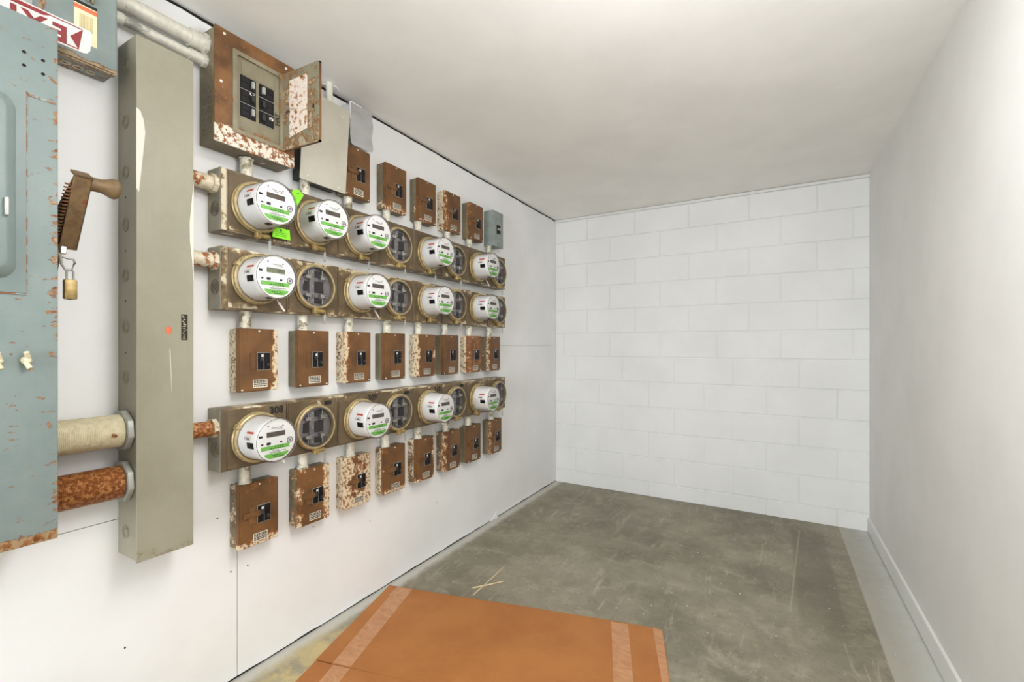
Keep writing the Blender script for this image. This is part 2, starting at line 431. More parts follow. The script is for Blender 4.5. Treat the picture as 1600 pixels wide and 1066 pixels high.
panel(YF, 0.929, 0.6905, ZC, top=0.013)
panel(0.929, 2.35, 1.2, ZC, top=0.013)
panel(2.35, YB, 1.204, ZC, top=0.013)
obj('gap_shade_strip', bx(B(), XL - 0.05, XL - 0.004, YF, YB, ZC - 0.017, ZC - 0.0005), M['cavity'], wall_left)  # dark strips painted in for the shade inside the top and bottom cracks
obj('gap_shade_strip', bx(B(), XL - 0.05, XL - 0.004, YF, YB, 0.0005, 0.012), M['cavity'], wall_left)
fl = prism(B(), [(2.60, 0.004), (2.70, -0.0), (2.69, 0.05), (2.66, 0.022)], 0.0005, 0.006, lambda a, b, c: (XL + c + 0.05 * (0.08 - b) * 1.0, a, b))
obj('peeling_flake', fl, M['wall'], wall_left, smooth=False)

for y, z in ((0.965, 0.392), (0.905, 0.395), (1.24, 0.44), (1.55, 0.36), (0.86, 0.60), (2.72, 1.86), (0.60, 0.30), (2.05, 0.30)):
    obj('nail_hole', cyl(B(), (XL - 0.001, y, z), (XL + 0.0006, y, z), 0.0028, n=8), M['cavity'], wall_left)
wall_back = struct(obj('wall_back', bx(B(), XL - 0.1, XR + 0.1, YB + 0.007, YB + 0.15, 0, ZC), M['block']))
zj = [0.0, 0.112] + [0.112 + 0.1992 * k for k in range(1, 11)] + [2.290]
BW = 0.4095
for r in range(12):
    z0, z1 = zj[r], zj[r + 1]
    top = 11 - r
    off = {0: -1.381, 1: -1.185}[top % 2] if top <= 5 else {0: -1.486, 1: -1.272}[top % 2]
    xs = [XL] + [x for x in (off + BW * (k - 2) for k in range(9)) if XL + 0.02 < x < XR - 0.02] + [XR]
    for a, b in zip(xs, xs[1:]):
        j = 0.0038
        d = random.uniform(-0.0008, 0.0008)
        bm = B(); bx(bm, a + (j if a > XL else 0), b - (j if b < XR else 0), YB + d, YB + 0.03, z0 + (j if r else 0), z1 - j)
        bev(bm, 0.0018, 1)
        obj('concrete_block', bm, M['block'], wall_back, smooth=False)
tr = B(); prism(tr, [(x, ZC - 0.003 - abs(d)) for x, d in jit(XL, XR, 0.07, 0.002)] + [(XR, 2.291), (XL, 2.291)], 0, 0.02, lambda a, b, c: (a, YB - 0.006 + c, b))
struct(obj('trim_1', tr, M['trim'], smooth=False))

struct(obj('wall_right', bx(B(), XR, XR + 0.1, YF, YB + 0.15, 0, ZC), M['wall_r']))
bb = B(); prism(bb, [(0, 0.007), (-0.012, 0.007), (-0.012, 0.078), (-0.009, 0.088), (-0.004, 0.092), (0, 0.092)], YF, YB - 0.001, lambda a, b, c: (XR + a, c, b))
bbo = struct(obj('baseboard_right', bb, M['trim']))
obj('gap_shade_strip', bx(B(), XR - 0.006, XR, YF, YB - 0.001, 0.0, 0.007), M['cavity'], bbo)  # dark strip stands in for the shade under the baseboard

# ------------------------------------------------------------------ meter troughs
T0, TL, PITCH, S0 = 0.83, 1.857, 0.2325, 0.950
rows = [('top', 1.588, 1.690), ('second', 1.324, 1.436), ('lowest', 0.776, 0.877)]
TH = 0.212
def trough(nm, z0, k):
    t = thing('meter_trough', {'top': 'long olive brown meter trough holding the top row of meters', 'second': 'long olive brown meter trough just under the top one, cream worn patches',
              'lowest': 'long olive brown meter trough marked 308, lowest of the three'}[nm], 'meter trough', (XL, T0, z0), 'meter troughs on the wall')
    w = dict(top=dict(left=0.25, bottom=0.3, all=0.1), second=dict(top=0.45, bottom=0.35, left=0.4, all=0.12), lowest=dict(top=0.35, all=0.05, bottom=0.2))[nm]
    wear(obj('body', rbx(0, 0.077, 0, TL, 0, TH, 0.0025), M['trough'], t), **w)
    edges = [0.024] + [S0 + PITCH * (i + 0.5) - T0 + 0.002 for i in range(7)] + [TL - 0.004]
    for i in range(8):
        wear(obj('cover_panel', rbx(0.077, 0.0800, edges[i] + (0.005 if i else 0), edges[i + 1] - 0.005, 0.006, TH - 0.006, 0.001, 1), M['trough'], t), **w)
    for e_ in edges[1:-1]:
        obj('joint_strip', rbx(0.0765, 0.0812, e_ - 0.0022, e_ + 0.0022, 0.003, TH - 0.003, 0.0008, 1), M['trough'], t)
    obj('end_flange', rbx(0.077, 0.0805, 0.001, 0.018, 0.002, TH - 0.002, 0.001, 1), M['trough'], t, wear_all={'top': 0.7, 'second': 0.62, 'lowest': 0.15}[nm], wear_rust=0.1)
    obj('end_plate', rbx(0.001, 0.0775, -0.0012, 0.001, 0.001, TH - 0.001, 0.0008, 1), M['end_metal'], t)
    for zz in (0.075,):
        kb = B()
        for R in (0.010, 0.017, 0.024): torus(kb, (0.045, -0.0014, zz), (0, 1, 0), R, 0.0014, 24, 6)
        cyl(kb, (0.045, 0.0005, zz), (0.045, -0.0020, zz), 0.009, n=16)
        obj('knockout', kb, M['trough'], t)
    return t
troughs = [trough(nm, z0, k) for k, (nm, z0, zc) in enumerate(rows)]
# handwriting in black marker on the lowest trough
def face_text(parent, s, size, y, z, x, mat=None, rot=0.0, name='handwriting', align='CENTER'):
    c_, s_ = math.cos(rot), math.sin(rot)
    bm = text_bm(B(), s, size, lambda a, b, t: (x + t, y + a * c_ - b * s_, z + a * s_ + b * c_), align=align, bold=0.035)
    return obj(name, bm, mat or M['ink'], parent, smooth=False)
for s, y in (('308', 0.195), ('309', 0.195 + 2 * PITCH), ('310', 0.195 + 4 * PITCH)):
    o = face_text(troughs[2], s, 0.036, y, 0.186, 0.0806, rot=0.03)
for k in (1, 3, 5):
    obj('black_marker_bar', rbx(0.0798, 0.0806, k * PITCH + 0.17, k * PITCH + 0.205, 0.182, 0.198, 0.0004, 1), M['ink'], troughs[2])

# ------------------------------------------------------------------ sealing ring (shared by meters and empty sockets)
def ring_bm():
    return lathe(B(), [(0.079, 0.0), (0.088, 0.0), (0.0895, 0.003), (0.0895, 0.008), (0.087, 0.011), (0.0885, 0.015), (0.0875, 0.021), (0.083, 0.024), (0.079, 0.023), (0.0775, 0.018), (0.0775, 0.004)], n=56, close=True)
ME = {}
ME['ring'] = mesh('sealing_ring', ring_bm(), M['brass'])
def screw_bm():
    bm = B(); bev(bx(bm, 0.004, 0.024, -0.012, 0.006, -0.108, -0.084), 0.002, 1)
    c = B(); cyl(c, (0.014, 0.002, -0.096), (0.014, 0.036, -0.096), 0.0085, 0.0085, 14); cyl(c, (0.014, 0.036, -0.096), (0.014, 0.042, -0.096), 0.0065, 0.005, 14)
    bx(c, 0.003, 0.026, -0.003, -0.0005, -0.110, -0.082)
    me = bpy.data.meshes.new('t'); c.to_mesh(me); bm.from_mesh(me); c.free(); bpy.data.meshes.remove(me); return bm
ME['screw'] = mesh('clamp_screw', screw_bm(), M['brass2'])
def seal_bm():
    bm = B(); tube(bm, [(0.014, 0.040, -0.097), (0.020, 0.040, -0.104), (0.018, 0.039, -0.112)], 0.0012, 6)
    bev(bx(bm, 0.015, 0.019, 0.0345, 0.0435, -0.148, -0.111), 0.0008, 1); return bm
ME['seal'] = mesh('hanging_seal', seal_bm(), M['galv'])
def clasp_bm():
    bm = B(); a = math.radians(148)
    c, s = math.cos(a), math.sin(a)
    for r0, r1, da in ((0.079, 0.0945, 0.0),):
        p = [(r0 * math.cos(a - 0.10), r0 * math.sin(a - 0.10)), (r1 * math.cos(a - 0.10), r1 * math.sin(a - 0.10)), (r1 * math.cos(a + 0.10), r1 * math.sin(a + 0.10)), (r0 * math.cos(a + 0.10), r0 * math.sin(a + 0.10))]
        prism(bm, p, 0.002, 0.0265)
    return bev(bm, 0.0015, 1)
ME['clasp'] = mesh('ring_clasp', clasp_bm(), M['brass'])
def strip_bm():
    bm = B(); a = Vector((0.022, 0.062, -0.066)); b = Vector((0.030, 0.088, -0.108))
    tube(bm, [a, a.lerp(b, 0.3)], 0.0015, 6); tube(bm, [a.lerp(b, 0.3), b], 0.0036, 8); return bm
ME['strip'] = mesh('wire_seal', strip_bm(), M['signwhite'])

# ------------------------------------------------------------------ white electric meter
R = 0.070; FX = 0.1185
def make_meter():
    t = thing('electric_meter', '', 'electric meter', (0, 0, 0), 'white electric meters')
    obj('sealing_ring', ME['ring'], None, t)
    body = obj('meter_body', lathe(B(), [(0.079, 0.002), (0.0765, 0.020), (0.0745, 0.028), (0.0735, 0.090), (0.0720, 0.112), (R, 0.1175), (0.0, 0.1178)], n=56), M['white'], t)
    # stickers that wrap round the side of the body (angles seen from the front, 180 = towards the duct)
    def wrap(name, a0, a1, x0, x1, mat, r=0.0741):
        bm = B(); n = 5; rows_ = []
        for k in range(n + 1):
            a = math.radians(a0 + (a1 - a0) * k / n)
            rows_.append([bm.verts.new((x, rr * math.cos(a), rr * math.sin(a))) for rr, x in ((r - 0.001, x0), (r + 0.0008, x0), (r + 0.0004, x1), (r - 0.001, x1))])
        for p, q in zip(rows_, rows_[1:]):
            for i in range(3): bm.faces.new((p[i], p[i + 1], q[i + 1], q[i]))
        bm.faces.new(rows_[0]); bm.faces.new(rows_[-1][::-1])
        return obj(name, bm, mat, body)
    wrap('red_sticker', 152, 157.5, 0.060, 0.096, M['red'])
    wrap('side_label', 162, 175, 0.058, 0.090, M['signwhite'], 0.0739)
    wrap('side_mark', 166, 173, 0.056, 0.0595, M['ink'])
    wrap('side_print', 168, 173, 0.066, 0.082, M['print'])
    wrap('black_window', 180, 196, 0.070, 0.104, M['black'])
    wrap('base_window', 252, 264, 0.085, 0.108, M['dark'])
    def flat(name, poly, mat, x0=FX - 0.0012, x1=FX, par=body): return obj(name, prism(B(), poly, x0, x1), mat, par, smooth=False)
    lcd = flat('display', rrect(-0.50 * R, 0.44 * R, 0.19 * R, 0.43 * R, 0.0015), M['lcd'], x1=FX + 0.0006)
    flat('green_band', clip_circle(0.93 * R, -0.78 * R, 0.68 * R, -0.43 * R, -0.24 * R), M['green'])
    flat('green_band', clip_circle(0.93 * R, -0.60 * R, 0.62 * R, -0.86 * R, -0.62 * R), M['green'])
    pr = B()
    for u0, u1, v in ((-0.1, 0.35, -0.30), (-0.35, 0.3, -0.38), (-0.25, 0.2, -0.72), (-0.15, 0.3, -0.79)):
        x = u0
        while x < u1:
            w_ = random.uniform(0.05, 0.12); prism(pr, [(x * R, (v - 0.02) * R), ((x + w_) * R, (v - 0.02) * R), ((x + w_) * R, (v + 0.022) * R), (x * R, (v + 0.022) * R)], FX - 0.0002, FX + 0.0003); x += w_ + 0.04
    obj('green_print', pr, M['darkgreen'], body, smooth=False)
    pg = B()
    for u0, u1, v in ((-0.2, 0.1, -0.48), (-0.35, 0.5, -0.54), (-0.3, 0.2, -0.585), (-0.25, 0.3, 0.62), (-0.1, 0.25, 0.55)):
        x = u0
        while x < u1:
            w_ = random.uniform(0.04, 0.1); prism(pg, [(x * R, (v - 0.013) * R), ((x + w_) * R, (v - 0.013) * R), ((x + w_) * R, (v + 0.013) * R), (x * R, (v + 0.013) * R)], FX - 0.001, FX + 0.0001); x += w_ + 0.03
    obj('small_print', pg, M['print'], body, smooth=False)
    for u, v, a, b in ((-0.72, -0.12, 0.05, 0.035), (-0.40, -0.12, 0.10, 0.06), (0.24, -0.12, 0.06, 0.04), (-0.43, 0.72, 0.028, 0.028), (0.34, 0.68, 0.028, 0.028), (-0.80, 0.26, 0.09, 0.05)):
        flat('sensor_port', rrect((u - a) * R, (u + a) * R, (v - b) * R, (v + b) * R, 0.0015), M['ink'], x1=FX + 0.0003)
    op = B(); torus(op, (FX, 0.70 * R, -0.10 * R), (1, 0, 0), 0.012 * 0.8, 0.0016, 20, 6); cyl(op, (FX - 0.001, 0.70 * R, -0.10 * R), (FX + 0.0006, 0.70 * R, -0.10 * R), 0.0045, n=12)
    obj('optical_port', op, M['bus'], body)
    g = lathe(B(), [(0.0775, 0.020), (0.0775, 0.108), (0.0768, 0.116), (0.0745, 0.1225), (0.0710, 0.1255), (0.064, 0.1265), (0.0, 0.1275)], n=56)
    gl = obj('glass_cover', g, M['glass'], t)
    obj('cover_rim', torus(B(), (0.1235, 0, 0), (1, 0, 0), 0.0735, 0.0011, 56, 6), M['bus'], t)
    return t
meter0 = make_meter()
def make_empty_socket():
    t = thing('meter_socket_cover', '', 'socket cover', (0, 0, 0), 'clear covers over sockets without a meter')
    obj('sealing_ring', ME['ring'], None, t)
    obj('socket_base', lathe(B(), [(0.079, 0.0006), (0.0785, 0.003), (0.0, 0.003)], n=40), M['bus'], t)
    for y0, y1, z0, z1 in ((-0.050, -0.032, -0.018, 0.020), (-0.002, 0.040, -0.022, 0.022), (-0.004, 0.036, 0.040, 0.064), (-0.002, 0.038, -0.064, -0.042), (-0.052, -0.036, 0.036, 0.050), (-0.052, -0.036, -0.052, -0.036)):
        obj('insulator_block', rbx(0.003, 0.010, y0, y1, z0, z1, 0.002, 1), M['dark'], t)
    bb_ = bev(prism(B(), [(-0.028, -0.067), (-0.006, -0.072), (-0.006, 0.072), (-0.028, 0.067)], 0.003, 0.013), 0.001, 1)
    bus = obj('bus_bar', bb_, M['bus'], t)
    for z in (-0.056, -0.03, 0.0, 0.03, 0.056):
        obj('screw', cyl(B(), (0.012, -0.017, z), (0.0155, -0.017, z), 0.0035, 0.003, 10), M['steel'], bus)
    for sz in (-1, 1):
        for sy, y in ((-1, -0.046), (1, 0.018)):
            j = B(); bx(j, 0.004, 0.019, y, y + 0.020, sz * 0.036 - 0.006, sz * 0.036 + 0.006); bx(j, 0.004, 0.022, y + (0.0 if sy > 0 else 0.017), y + (0.003 if sy > 0 else 0.020), sz * 0.036 - 0.011, sz * 0.036 + 0.011)
            bx(j, 0.010, 0.019, y + 0.020, y + 0.034, sz * 0.036 + 0.003, sz * 0.036 + 0.0055); bx(j, 0.010, 0.019, y + 0.020, y + 0.034, sz * 0.036 - 0.0055, sz * 0.036 - 0.003)
            obj('contact_jaw', bev(j, 0.0006, 1), M['steel'], t)
            obj('lead_strip', bx(B(), 0.006, 0.012, y + 0.012, y + 0.0155, min(sz * 0.042, sz * 0.068), max(sz * 0.042, sz * 0.068)), M['galv'], t)
    g = lathe(B(), [(0.0785, 0.020), (0.072, 0.0265), (0.055, 0.031), (0.03, 0.0335), (0.0, 0.0342)], n=48)
    obj('glass_cover', g, M['glass'], t)
    obj('cover_rim', torus(B(), (0.0225, 0, 0), (1, 0, 0), 0.0768, 0.0012, 56, 6), M['bus'], t)
    return t
sock0 = make_empty_socket()

ords = ['first', 'second', 'third', 'fourth', 'fifth', 'sixth', 'seventh', 'last']
white = {'top': (0, 1, 2, 4, 6), 'second': (0, 2, 4, 6), 'lowest': (0, 2, 4, 6)}
style = {('top', 6): 'B', ('second', 0): 'B', ('second', 2): 'B', ('second', 6): 'N', ('lowest', 0): 'B', ('lowest', 2): 'B', ('lowest', 4): 'H', ('lowest', 6): 'L', ('second', 4): 'S'}
special = {('top', 0): 'round white electric meter on the top trough with two green tags', ('second', 0): 'white electric meter with lit green-grey display reading, start of the second trough',
           ('lowest', 0): 'white electric meter nearest the duct on the lowest trough, beside marker handwriting'}
used = {'m': False, 's': False}
for nm, z0, zc in rows:
    for i in range(8):
        loc = (XL + 0.080, S0 + PITCH * i, zc)
        if i in white[nm]:
            lb = special.get((nm, i), 'white electric meter in the %s position of the %s trough, counted from the tall duct' % (ords[i], nm))
            if not used['m']: t = meter0; t.location = loc; t['label'] = lb; used['m'] = True
            else: t = dup(meter0, loc, lb)
            st = style.get((nm, i), 'A')
        else:
            lb = 'clear round cover over empty socket in the %s position of the %s trough' % (ords[i], nm)
            if not used['s']: t = sock0; t.location = loc; t['label'] = lb; used['s'] = True
            else: t = dup(sock0, loc, lb)
            st = 'A'
        t['_style'] = st
        t['_key'] = nm + str(i)
allm = [o for o in COL.objects if o.get('_style')]
for t in allm:
    st = t['_style']
    if st in 'AS': obj('clamp_screw', ME['screw'], None, t)
    if st == 'A': obj('hanging_seal', ME['seal'], None, t)
    if st in 'BH': obj('ring_clasp', ME['clasp'], None, t); obj('wire_seal', ME['strip'], None, t)
    if st == 'L':
        s_ = obj('clamp_screw', ME['screw'], None, t); s_.rotation_euler = (math.radians(-22), 0, 0)
    if st == 'H':
        obj('hanging_seal', ME['seal'], None, t)
    if t['_key'].startswith('top') and t['_key'] == 'top0':
        def tagp(poly, tilt, labeltxt):
            bm = B(); prism(bm, poly, 0.022, 0.0228); o = obj('green_tag', bm, M['lime'], t, smooth=False)
            o['label'] = labeltxt; return o
        g1 = tagp([(0.098, 0.020), (0.125, 0.098), (0.150, 0.108), (0.172, 0.092), (0.136, 0.028)], 0, 'fluorescent green tag behind the meter glass')
        pb = B()
        for k in range(5): prism(pb, [(0.116 + 0.006 * k, 0.040 + 0.012 * k), (0.130 + 0.006 * k, 0.046 + 0.012 * k), (0.130 + 0.006 * k, 0.0475 + 0.012 * k), (0.116 + 0.006 * k, 0.0415 + 0.012 * k)], 0.0226, 0.0231)
        obj('tag_print', pb, M['darkgreen'], g1, smooth=False)
        g2 = tagp([(0.045, -0.094), (0.050, -0.056), (0.113, -0.056), (0.116, -0.094)], 0, 'fluorescent green tag below the meter')
        pb = B(); prism(pb, [(0.074, -0.068), (0.082, -0.068), (0.082, -0.060), (0.074, -0.060)], 0.0226, 0.0231)
        for k in range(3): prism(pb, [(0.058, -0.0735 - 0.006 * k), (0.104, -0.0735 - 0.006 * k), (0.104, -0.072 - 0.006 * k), (0.058, -0.072 - 0.006 * k)], 0.0226, 0.0231)
        obj('tag_print', pb, M['darkgreen'], g2, smooth=False)
    if t['_key'] == 'second0':
        body = kids(t, 'meter_body')[0]
        d = kids(body, 'display')[0]; d.data = d.data.copy(); d.data.materials.clear(); d.data.materials.append(M['lcd_g'])
        d['label'] = 'green-grey display showing a reading'
        bm = text_bm(B(), '1051', 0.0145, lambda a, b, c: (FX + 0.0008, a + 0.012, b + 0.31 * R)); obj('reading', bm, M['ink'], body, smooth=False)
    del t['_style']; del t['_key']

# ------------------------------------------------------------------ breaker boxes
BWD, BHT, BDP = 0.146, 0.226, 0.062
def breaker_bits(t, u0, lock, nplate=True):
    z0, z1 = 0.078, 0.139
    x = BDP
    if not lock:
        sl = B(); 
        for a, b, c, d in ((0.040, 0.0415, z0, z1), (0.0605, 0.062, z0, z1), (0.040, 0.062, z1 - 0.0015, z1), (0.040, 0.062, z0, z0 + 0.0015)): bx(sl, x - 0.0005, x + 0.001, a, b, c, d)
        obj('blank_slot', sl, M['slot_brown'], t)
    else:
        lb = obj('lock_bar', rbx(x, x + 0.007, 0.014, 0.074, 0.104, 0.124, 0.0015, 1), M['brown'], t, wear_all=0.15)
        obj('slide_plate', rbx(x, x + 0.003, 0.036, 0.060, 0.080, 0.140, 0.001, 1), M['brown'], t)
    for k in range(2):
        a = 0.0655 + 0.0245 * k
        br = obj('breaker', rbx(x - 0.001, x + 0.004, a, a + 0.0225, z0, z1, 0.001, 1), M['black'], t)
        fr = B()
        for q in ((a - 0.001, a, z0 - 0.001, z1 + 0.001), (a + 0.0225, a + 0.0235, z0 - 0.001, z1 + 0.001), (a, a + 0.0225, z1, z1 + 0.0015), (a, a + 0.0225, z0 - 0.0015, z0)): bx(fr, x, x + 0.0022, *q)
        obj('breaker_edge', fr, M['galv'], br)
        tg = B(); prism(tg, [(0.0, 0.0), (0.012, 0.004), (0.012, 0.012), (0.0, 0.016)], a + 0.007, a + 0.0155, lambda p, q, c: (x + 0.003 + p, c, z0 + (0.028 if k == 0 else 0.010) + q))
        obj('toggle', bev(tg, 0.001, 1), M['dark'], br)
        if k == 0: obj('white_mark', bx(B(), x + 0.004, x + 0.0045, a + 0.013, a + 0.021, z0 + 0.046, z0 + 0.055), M['signwhite'], br)
    if nplate:
        np_ = obj('nameplate', rbx(x, x + 0.0008, 0.050, 0.104, 0.013, 0.042, 0.0003, 1), M['platewhite'], t)
        pt = B()
        for zz in (0.017, 0.0235, 0.030, 0.0355):
            y = 0.053
            while y < 0.099:
                w_ = random.uniform(0.003, 0.009); bx(pt, x + 0.0006, x + 0.0011, y, min(0.101, y + w_), zz, zz + 0.0042); y += w_ + 0.0016
        obj('plate_print', pt, M['ink'], np_)
def make_box(lock):
    t = thing('breaker_box', '', 'breaker box', (0, 0, 0))
    bk = obj('back_box', rbx(0, 0.047, 0.002, BWD - 0.002, 0.002, BHT - 0.002, 0.002, 1), M['box_side'], t)
    for z in (0.035, 0.085, 0.115, 0.145, 0.190):
        kb = B(); torus(kb, (0.024, 0.0018, z), (0, 1, 0), 0.010 if 0.05 < z < 0.16 else 0.013, 0.001, 18, 6)
        obj('knockout', kb, M['box_side'], bk)
    cv = prism(B(), rrect(0, BWD, 0, BHT, 0.004, 3), 0.044, BDP)
    bmesh.ops.bevel(cv, geom=[e for e in cv.edges if all(abs(v.co.x - BDP) < 1e-6 for v in e.verts)], offset=0.003, segments=2, affect='EDGES')
    obj('cover', cv, M['brown'], t)
    for y, z in ((0.012, 0.008), (BWD - 0.012, 0.008), (BWD / 2, BHT - 0.009)):
        obj('cover_screw', lathe(B(), [(0.0035, 0), (0.003, 0.0018), (0, 0.0024)], (BDP, y, z), n=10), M['pipe_white'], t)
    breaker_bits(t, 0, lock)
    return t
boxA = make_box(False); boxB = make_box(True)
usedbox = set()
def place_box(src, y, z, label, group, cover=None, side=None):
    if src.name not in usedbox: usedbox.add(src.name); t = src; t.location = (XL, y, z); t['label'] = label; t['group'] = group
    else: t = dup(src, (XL, y, z), label, group)
    return t
plan = []
midY = [0.898, 1.124, 1.352, 1.580, 1.815, 2.030, 2.272, 2.500]
botY = [0.899, 1.127, 1.352, 1.580, 1.806, 2.042, 2.264, 2.520]
topY = {2: 1.349, 3: 1.589, 4: 1.822, 5: 2.049, 6: 2.290}
midW = [dict(right=0.85, bottom=0.15), dict(bottom=0.1), dict(left=0.6, bottom=0.2), dict(left=0.12), dict(left=0.55, right=0.4), dict(), dict(all=0.62, left=0.3, rust=1.0), dict(left=0.55, rust=0.3)]
botW = [dict(bottom=0.8, top=0.3, rust=0.2), dict(right=0.95, left=0.3, top=0.2, all=0.22, rust=0.25), dict(all=0.68, left=0.5, right=0.6, bottom=0.5, rust=0.15), dict(bottom=0.75, left=0.3, rust=0.3), dict(right=0.6, bottom=0.5, rust=0.2), dict(left=0.45, all=0.12, rust=0.4), dict(left=0.2), dict(left=0.5, rust=0.5)]
topW = {2: dict(), 3: dict(bottom=0.6, left=0.3, rust=0.5), 4: dict(bottom=0.4, left=0.15, rust=0.4), 5: dict(left=0.6, bottom=0.3, rust=0.7), 6: dict(left=0.35, rust=0.6)}
midL = ['brown breaker box with cream peeled far edge, nearest the duct in the middle row', 'clean brown breaker box second from the duct in the middle row', 'brown breaker box with peeled near edge, third from the duct in the middle row',
        'clean brown breaker box fourth from the duct in the middle row', 'brown breaker box peeled on both edges, fifth in the middle row', 'dark brown breaker box sixth from the duct in the middle row',
        'heavily rust blistered breaker box second from the far end of the middle row', 'narrow looking brown breaker box at the far end of the middle row']
botL = ['rusty brown breaker box with cream peeled bottom edge, nearest the duct in the bottom row', 'brown breaker box with peeling cream far side, second in the bottom row', 'breaker box almost stripped to cream primer, third in the bottom row',
        'brown breaker box with peeled bottom corner, fourth from the duct in the bottom row', 'brown breaker box fifth from the duct in the bottom row', 'rust streaked brown breaker box sixth from the duct in the bottom row',
        'brown breaker box second from the far end of the bottom row', 'dark brown breaker box at the far end of the bottom row']
topL = {2: 'brown breaker box under the shiny metal plate in the top row', 3: 'brown breaker box with rusted bottom lip, next after the plated one in the top row', 4: 'brown breaker box in the middle of the five free standing top row boxes',
        5: 'brown breaker box with cream side and orange near edge in the top row', 6: 'brown breaker box beside the small grey box in the top row'}
def wbox(t, w, s):
    for c in kids(t, 'cover'): wear(c, **w)
    for c in kids(t, 'back_box'):
        wear(c, all=s, left=s * 0.6)
        for k in c.children: wear(k, all=s)
bx_objs = {}
for i in range(8):
    t = place_box(boxA, midY[i], 1.036, midL[i], 'breaker boxes of the middle row'); bx_objs['mid', i] = (t, midW[i], [0.6, 0.05, 0.5, 0.1, 0.8, 0.1, 0.9, 0.2][i])
for i in range(8):
    t = place_box(boxB, botY[i], 0.483, botL[i], 'breaker boxes of the bottom row'); bx_objs['bot', i] = (t, botW[i], [0.3, 0.3, 0.85, 0.5, 0.4, 0.3, 0.1, 0.1][i])
for i in topY:
    t = place_box(boxB, topY[i], 1.861, topL[i], 'brown breaker boxes of the top row'); bx_objs['top', i] = (t, topW[i], {2: 0.1, 3: 0.25, 4: 0.2, 5: 1.0, 6: 0.15}[i])
for t, w, s in bx_objs.values(): wbox(t, w, s)

# small grey breaker box at the far end of the top row
t = thing('breaker_box', 'small grey green breaker box at the far end of the top row', 'breaker box', (XL, 2.535, 1.862))
obj('back_box', rbx(0, 0.066, 0.002, 0.122, 0.002, 0.234, 0.002), M['grey_box'], t)
obj('cover', rbx(0.064, 0.078, 0, 0.124, 0, 0.236, 0.003), M['grey_box'], t)
obj('hinge_lip', rbx(0.010, 0.070, 0.01, 0.114, 0.234, 0.240, 0.001, 1), M['grey_box'], t)
br = obj('breaker', rbx(0.078, 0.0815, 0.040, 0.082, 0.088, 0.146, 0.001, 1), M['black'], t)
for k in range(2): obj('toggle', rbx(0.081, 0.090, 0.046 + k * 0.018, 0.057 + k * 0.018, 0.110, 0.124, 0.001, 1), M['galv'], br)
obj('latch', rbx(0.078, 0.081, 0.055, 0.069, 0.018, 0.026, 0.001, 1), M['grey_box'], t)

# ------------------------------------------------------------------ conduit nipples between troughs and boxes
def nipple(y, z0, z1, r, label, x=0.035, mat='conduit', group=None):
    t = thing('conduit_nipple', label, 'conduit', (XL + x, y, z0), group)
    h = z1 - z0
    obj('pipe', lathe(B(), [(0, 0), (r, 0), (r, h), (0, h)], axis=(0, 0, 1), n=22), M[mat], t)
    obj('locknut', cyl(B(), (0, 0, 0.0), (0, 0, 0.007), r * 1.22, n=8, rot=0.2), M['conduit'], t)
    obj('locknut', cyl(B(), (0, 0, h - 0.006), (0, 0, h), r * 1.18, n=8), M['conduit'], t)
    return t
tnames = ['under the open rusty panel', 'under the wide grey cover', 'under the brown box with the shiny plate', 'under the fourth top row box', 'under the fifth top row box', 'under the sixth top row box', 'under the seventh top row box', 'under the small grey box']
tz = {0: 1.872, 1: 1.866, 7: 1.864}
for i in range(8):
    y = [0.940, 1.176, 1.390, 1.622, 1.850, 2.100, 2.320, 2.548][i]
    nipple(y, 1.8, tz.get(i, 1.863), 0.021 if i == 0 else 0.018, 'pale painted conduit nipple ' + tnames[i], group='nipples above the top trough')
for i in range(8):
    nipple(midY[i] + [0.039, 0.042, 0.043, 0.045, 0.038, 0.045, 0.045, 0.045][i], 1.260, 1.326, 0.0185, 'half painted conduit nipple above the %s box of the middle row' % ords[i], group='nipples under the second trough')
for i in range(8):
    nipple(botY[i] + [0.035, 0.039, 0.052, 0.035, 0.042, 0.045, 0.045, 0.05][i], 0.707, 0.778, 0.0185, 'half painted conduit nipple above the %s box of the bottom row' % ords[i], group='nipples under the lowest trough')

# ------------------------------------------------------------------ rusty load centre with its door open
P = thing('breaker_cabinet', 'large rusty breaker panel with its door hanging open under the ceiling', 'breaker cabinet', (XL, 0.800, 1.872))
pw, ph = 0.283, 0.378
wear(obj('back_box', rbx(0, 0.094, 0.003, pw - 0.003, 0.003, ph - 0.003, 0.002), M['box_side'], P), all=0.0, bottom=0.3)
for x in (0.030, 0.064):
    for k in range(7):
        kb = torus(B(), (x, 0.0028, 0.04 + 0.034 * k), (0, 1, 0), 0.011, 0.0012, 18, 6); obj('knockout', kb, M['box_side'], P)
def wallframe(bm, y0, y1, z0, z1, a0, a1, b0, b1, x0, x1):
    O = rrect(y0, y1, z0, z1, 0.004, 3); I = rrect(a0, a1, b0, b1, 0.008, 3)
    vs_ = [[bm.verts.new((x, p[0], p[1])) for p in L] for L in (O, I) for x in (x0, x1)]
    n = len(O)
    for i in range(n):
        j = (i + 1) % n
        bm.faces.new((vs_[1][i], vs_[1][j], vs_[3][j], vs_[3][i])); bm.faces.new((vs_[0][j], vs_[0][i], vs_[2][i], vs_[2][j]))
        bm.faces.new((vs_[0][i], vs_[0][j], vs_[1][j], vs_[1][i])); bm.faces.new((vs_[2][j], vs_[2][i], vs_[3][i], vs_[3][j]))
    return bm
wear(obj('trim_frame', wallframe(B(), 0, pw, 0, ph, 0.058, 0.236, 0.052, 0.328, 0.094, 0.101), M['panel_rust'], P), bottom=0.85, left=0.14, top=0.12, all=0.1, rust=0.15)
wear(obj('inner_lip', wallframe(B(), 0.056, 0.238, 0.050, 0.330, 0.070, 0.225, 0.064, 0.316, 0.0985, 0.1045), M['panel_grey'], P), all=0.35)
